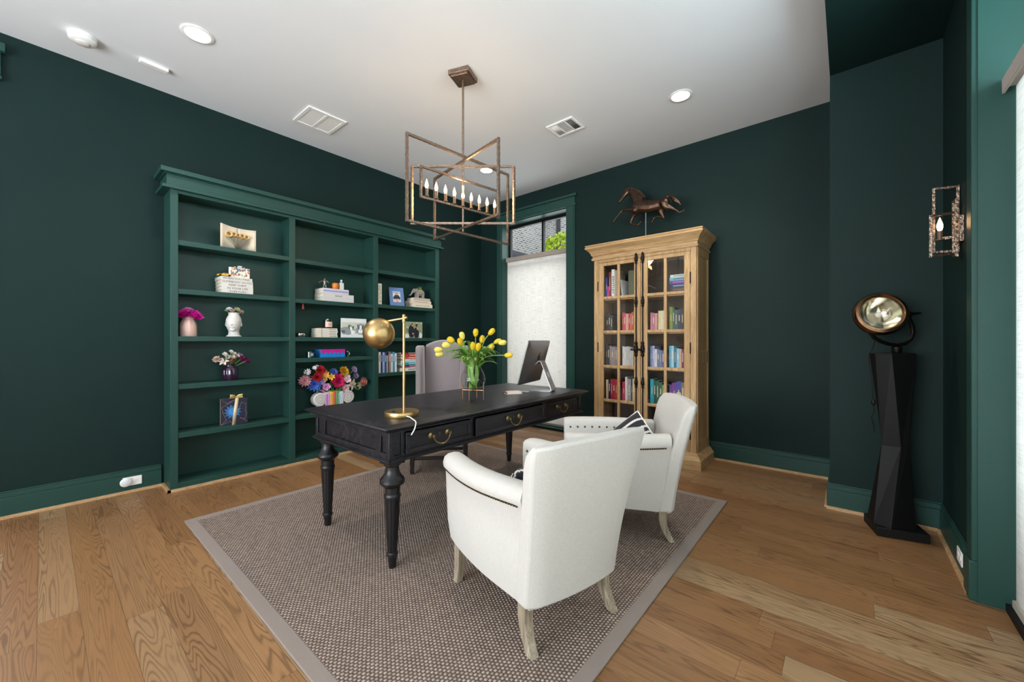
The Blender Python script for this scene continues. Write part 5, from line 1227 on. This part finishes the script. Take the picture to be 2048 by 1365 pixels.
el = thing('elephant_planter', 'grey stone elephant planter with a spiky green succulent on the book stack', 'planter', (.17, -1.345, z), QX)
g = MB(); eg = plain('grey_stone', '#8a847c', .85, var=.15, vs=60)
g.ball((.02, 0, .078), (.072, .042, .046), 16, 10)
for x in (-.025, .062):
    for y in (-.02, .02): g.tube([(x, y, .07), (x, y, .035), (x, y, .002)], [.020, .017, .018], 12)
g.ball((-.062, 0, .098), (.030, .028, .032), 14, 8); g.tube([(-.075, 0, .098), (-.098, 0, .075), (-.112, 0, .045), (-.13, 0, .032), (-.148, 0, .034)], [.018, .014, .010, .008, .006], 10)
for s in (-1, 1): g.ball((-.045, s*.032, .10), (.024, .006, .028), 12, 6); g.tube([(-.085, s*.014, .075), (-.10, s*.016, .066)], [.005, .002], 8)
g.tube([(.09, 0, .09), (.10, 0, .06), (.098, 0, .045)], [.005, .004, .005], 8)
g.build('body', eg, el, remesh=.004)
g = MB(); q = random.Random(6)
for k in range(34):
    an = q.uniform(0, 2*PI); e = q.uniform(.35, 1.45); L = q.uniform(.035, .062); d = Vector((math.cos(an)*math.cos(e), math.sin(an)*math.cos(e)*.8, math.sin(e))); o_ = Vector((.02+q.uniform(-.02, .02), q.uniform(-.012, .012), .115)); sd = d.cross(Vector((0, 0, 1))).normalized()*.0045
    g.add([tuple(o_-sd), tuple(o_+sd), tuple(o_+d*L)], [(0, 1, 2)])
g.build('succulent', plain('succulent_green', '#86a33c', .5, var=.2, vs=40), el, smooth=False)
t = thing('couple_photo', 'unframed photo of an embracing couple in dark clothes on the third right shelf', 'picture', (.225, -1.46, 1.2795), QX)
MB().box(-.138, .138, 0, .010, 0, .208).build('board', pc('#8f9a80', .4), t)
q = random.Random(9); 
art(t, [('#6f8a52', [(q.uniform(-.12, .12), q.uniform(.06, .19), .026, .018, q.uniform(0, 3), .2) for _ in range(12)]), ('#b7c59a', [(q.uniform(-.12, .12), q.uniform(.05, .195), .016, .010, q.uniform(0, 3), .2) for _ in range(14)]), ('#dcdedb', [(-.10, .025, .034, .03, 0, .1), (.11, .03, .024, .035, 0, .1)]), ('#20222b', [(-.035, .085, .045, .08, .05, .06), (.045, .055, .04, .058, -.1, .06), (.035, .10, .03, .035, -.3, .06)]), ('#c99a80', [(-.02, .165, .014, .018), (.03, .16, .013, .017), (.06, .12, .012, .022, .5), (-.01, .055, .016, .009, -.3)]), ('#4a342a', [(.043, .165, .016, .022, -.3, .1), (-.024, .178, .015, .009)])])
yy = -1.988
RB = [('dark grey', '#25262b', .018, .19), ('white', '#e6e6e4', .026, .250), ('navy', '#232b52', .024, .245), ('periwinkle blue', '#8f9fd0', .029, .246), ('slate blue', '#33405f', .028, .242), ('pale green', '#a9c6b8', .013, .205), ('charcoal', '#2d2f38', .014, .248), ('brick red and grey', '#8a6a66', .029, .25), ('silver grey', '#c2c8cf', .031, .225), ('teal blue', '#2f86a8', .025, .248), ('pale mint', '#d3e0dc', .028, .228)]
for i, (nm, c_, w, h) in enumerate(RB):
    book('%s book, %s from left in the upright row behind the lamp pole' % (nm, ORD[i]), (.243, yy+w/2, .8585), w-.0008, .16, h, c_, QX, group='upright books on the right bookcase shelf', band=['#c9c9c9', '#3b3b44', '#aab4d8', '#3f4a7a', '#c7d0da', '#4a6a5c', '#9a9aa2', '#d8d0c8', '#5a6470', '#d5e6ea', '#6a7a78'][i]); yy += w
z = .8585
SB = [('white', '#e4e0da', .042), ('rose red', '#b8485a', .016), ('navy blue', '#26406f', .022), ('aqua teal', '#1f9fb8', .030), ('pale aqua', '#9fd0d8', .022), ('white', '#dfe3e2', .020), ('coral red', '#c84f3f', .032), ('brick red', '#a8402f', .034), ('dark maroon', '#5a2428', .018)]
for i, (nm, c_, w) in enumerate(SB):
    book('%s lying book, %s from bottom of the pile behind the lamp pole' % (nm, ORD[i]), (.243-.012*(i == 8), -1.49+.008*((i*5) % 3-1), z), w-.0006, .17, .32-.02*((i*3) % 4), c_, QX, True, group='lying books on the right bookcase shelf', band='#e8e0d4' if i not in (0, 5) else '#8a7a70', btop=.5, bh=.17); z += w

# ------------------------------------------------------------------ books in the oak cabinet
def row(z, y, xs, items, tag_, where):
    x = xs
    for i, (nm, c_, w, h, *r) in enumerate(items):
        ln = r[0] if r else 0
        book('%s book, %s from the left %s' % (nm, ORD[i], where), (x+w/2, y, z+.0005), w-.0008, .19, h, c_, 0, lean=ln, group=tag_, band=(r[1] if len(r) > 1 else ('#e9e2d6' if i % 2 else '#c9b27a')) if h > .17 else None, bh=.13+.05*(i % 3), btop=.55+.05*(i % 2)); x += w
z1, z2, z3, z4, z5 = CSH
yb = -.405
row(z1, yb, 2.395, [('blue', '#28389a', .022, .24, 0), ('magenta', '#c01a86', .020, .14, 0), ('dark red', '#7d1f28', .024, .30, 0)], 'cabinet top shelf left books', 'on the top shelf behind the left door')
t, M = book('tall white book with large black spine capitals on the cabinet top shelf', (2.487, yb, z1+.0005), .038, .22, .325, '#e8e5de')
text('BENTLEY', 'spine_title', ink, T(0, -.0007, .15) @ Rx(PI/2) @ Rz(-PI/2), t, 1.0, .62)
row(z1, yb, 2.509, [('beige', '#b8ab98', .020, .31, 0), ('grey stone', '#8f877a', .022, .30, 0)], 'cabinet top shelf beige books', 'right of the tall white lettered book')
book('thin white book leaning left at the middle of the cabinet top shelf', (2.60, yb, z1+.0005), .014, .19, .20, '#dfe3e8', lean=-.12)
t, M = book('large olive green landscape book leaning at the back of the cabinet top shelf', (2.69, yb+.12, z1+.0005), .15, .02, .31, '#6a6f52')
z = z1+.0005
for i, (nm, c_, w, L) in enumerate([('black and yellow', '#20201c', .026, .19), ('dark brown', '#3f2f2a', .030, .185), ('dark navy', '#1f2a4a', .045, .18), ('blue and purple', '#4a46a0', .032, .19), ('pale teal', '#7fb0b5', .032, .18), ('white and green', '#cfdcd8', .028, .165)]):
    book('%s lying book, %s from bottom of the cabinet top shelf pile' % (nm, ORD[i]), (3.20, yb, z), w-.0006, .2, L, c_, 0, True, group='lying books on the cabinet top shelf', band=['#d9c23a', '#8a6a4a', '#7f93c4', '#d95aa0', '#2f5f66', '#3f7a5c'][i], btop=.5, bh=.3); z += w
row(z2, yb, 2.40, [('black', '#15161a', .030, .20), ('charcoal', '#26282c', .024, .21), ('dark grey', '#3a3a3c', .028, .19)], 'dark books on the second cabinet shelf', 'on the second shelf behind the left door')
row(z2, yb, 2.596, [('coral red', '#c8544a', .020, .215), ('rose red', '#d0505e', .022, .21), ('white and red', '#d9a8a0', .032, .20), ('red', '#c93d3f', .018, .205), ('salmon', '#d9776a', .016, .2), ('rust orange', '#c96a3a', .022, .215), ('orange', '#d97a35', .022, .23)], 'red and orange books on the second cabinet shelf', 'in the second cabinet shelf red run')
row(z2, yb, 2.912, [('rose pink', '#c97f8a', .020, .20), ('dusty pink', '#b9727e', .026, .195), ('pink', '#cf8a96', .030, .19)], 'pink books on the second cabinet shelf', 'in the second cabinet shelf pink run')
row(z2, yb, 2.995, [('pale yellow', '#ddd39a', .026, .215), ('cream', '#e3dcb4', .024, .215), ('ivory', '#e9e6d8', .022, .215)], 'cream books on the second cabinet shelf', 'in the second cabinet shelf cream run')
row(z2, yb, 3.108, [('olive green', '#7d8a2a', .034, .25), ('bottle green', '#3a5a30', .018, .24), ('teal blue', '#1f5566', .034, .215), ('dark blue', '#1d2c3c', .026, .22), ('black', '#1c1b1a', .034, .225)], 'green and blue books on the second cabinet shelf', 'in the second cabinet shelf green run')
row(z3, yb, 2.398, [('dark slate', '#26333c', .020, .25), ('deep navy', '#18202f', .026, .235), ('grey', '#8a8684', .022, .23), ('mauve grey', '#9a8f92', .024, .22), ('dusty mauve', '#a08f96', .024, .22), ('taupe', '#8f827e', .022, .215), ('plum grey', '#75626c', .02, .21)], 'grey books on the third cabinet shelf', 'in the third cabinet shelf mauve run')
row(z3, yb, 2.598, [('white', '#dfdedb', .020, .225), ('off white', '#d6d4d0', .026, .22), ('pale grey', '#c9c8c6', .034, .225), ('silver grey', '#b8b7b4', .024, .22), ('light grey', '#c4c2bd', .026, .21)], 'pale books on the third cabinet shelf', 'in the third cabinet shelf pale run')
row(z3, yb, 2.912, [('sky blue', '#5f86b8', .022, .23), ('lavender', '#a9a2c4', .022, .235), ('white', '#d8dbe2', .026, .20), ('blue grey', '#6a7894', .026, .2), ('violet blue', '#7480b0', .024, .19), ('slate violet', '#63668c', .026, .185)], 'blue and lavender books on the third cabinet shelf', 'in the third cabinet shelf lavender run')
row(z3, yb, 3.106, [('turquoise', '#5fb0cf', .022, .235), ('pale turquoise', '#9fd3e3', .026, .235), ('dark teal', '#2f6f86', .026, .22), ('light blue', '#8cc3dc', .028, .21), ('peach', '#d8a886', .022, .205), ('maroon', '#7d2038', .022, .20), ('dark maroon', '#6a1830', .026, .20)], 'turquoise to maroon books on the third cabinet shelf', 'in the third cabinet shelf turquoise run')
row(z4, yb, 2.400, [('peach cream', '#dcc0a2', .030, .225), ('dark navy', '#1c2240', .028, .235), ('crimson', '#b02040', .026, .235), ('deep red', '#a8182e', .028, .23), ('red', '#b8222c', .028, .235), ('dark red', '#8f1622', .024, .22)], 'red books on the fourth cabinet shelf', 'in the fourth cabinet shelf red run')
row(z4, yb, 2.597, [('raspberry', '#b8305a', .034, .215), ('white and black', '#d9d6d0', .026, .27)], 'raspberry and white books on the fourth cabinet shelf', 'left of the grey cookery book')
t, M = book('grey cookery book with Simple & on its spine on the fourth cabinet shelf', (2.678, yb, z4+.0005), .04, .19, .25, '#9a9997')
text('Simple &', 'spine_title', pc('#e9e7e2'), T(0, -.0007, .13) @ Rx(PI/2) @ Rz(-PI/2), t, 1.0, .7)
row(z4, yb, 2.70, [('charcoal', '#3b3b3c', .014, .25), ('cream', '#cdbb9c', .030, .255)], 'books right of the grey cookery book', 'right of the grey cookery book')
row(z4, yb, 2.910, [('bright turquoise', '#1f9fb0', .038, .265), ('dark green', '#1f4a38', .022, .255), ('forest green', '#2a5c44', .036, .25), ('pine green', '#2d6650', .030, .235), ('lime green', '#8fae4a', .026, .21), ('blue', '#3a66a8', .024, .21)], 'green books on the fourth cabinet shelf', 'in the fourth cabinet shelf green run')
row(z4, yb, 3.108, [('violet', '#5a3a86', .026, .22)], 'purple books on the fourth cabinet shelf', 'of the fourth cabinet shelf purple books')
t, M = book('purple book with pale lowercase spine title on the fourth cabinet shelf', (3.156, yb, z4+.0005), .042, .19, .24, '#6f2f86')
text('vogue', 'spine_title', pc('#e3d6ea'), T(0, -.0007, .12) @ Rx(PI/2) @ Rz(PI/2), t, 1.0, .8)
row(z4, yb, 3.178, [('royal blue', '#3a4aa8', .046, .255), ('tan brown', '#8a6f4a', .036, .25)], 'books right of the purple one', 'right of the lettered purple book')
t = thing('tag_charm', 'small cream round tag hanging in front of the royal blue book', 'ornament', (3.205, -.412, z4+.13))
g = MB(T(0, 0, 0) @ Rx(PI/2)); g.lathe([(.001, 0), (.024, 0), (.024, .003), (.001, .003)], 24); g.build('disc', pc('#d8cf9a'), t)
MB().tube([(0, -.0015, -.02), (-.012, -.002, -.045), (.004, -.002, -.07), (-.006, -.002, -.125)], .0012, 5).build('string', pc('#d8cf9a'), t)
z = z5+.0005
for i, (nm, c_, w, L) in enumerate([('grey blue', '#5a6a78', .030, .20), ('pale blue', '#9fb0bd', .026, .19), ('white', '#cfd3d6', .024, .20), ('slate', '#4a5560', .03, .18)]):
    book('%s magazine, %s from bottom in the left pile, lowest cabinet shelf' % (nm, ORD[i]), (2.50, yb, z), w-.0006, .2, L, c_, 0, True, group='lying magazines on the lowest cabinet shelf', name='magazine'); z += w
z = z5+.0005
for i, (nm, c_, w, L) in enumerate([('dark grey', '#3d4044', .030, .19), ('light grey', '#a6abb0', .026, .2), ('blue black', '#262c38', .026, .19)]):
    book('%s magazine, %s from bottom in the centre pile, lowest cabinet shelf' % (nm, ORD[i]), (2.70, yb, z), w-.0006, .2, L, c_, 0, True, group='centre magazines on the lowest cabinet shelf', name='magazine'); z += w
for m_ in TXT.values(): bpy.data.meshes.remove(m_)
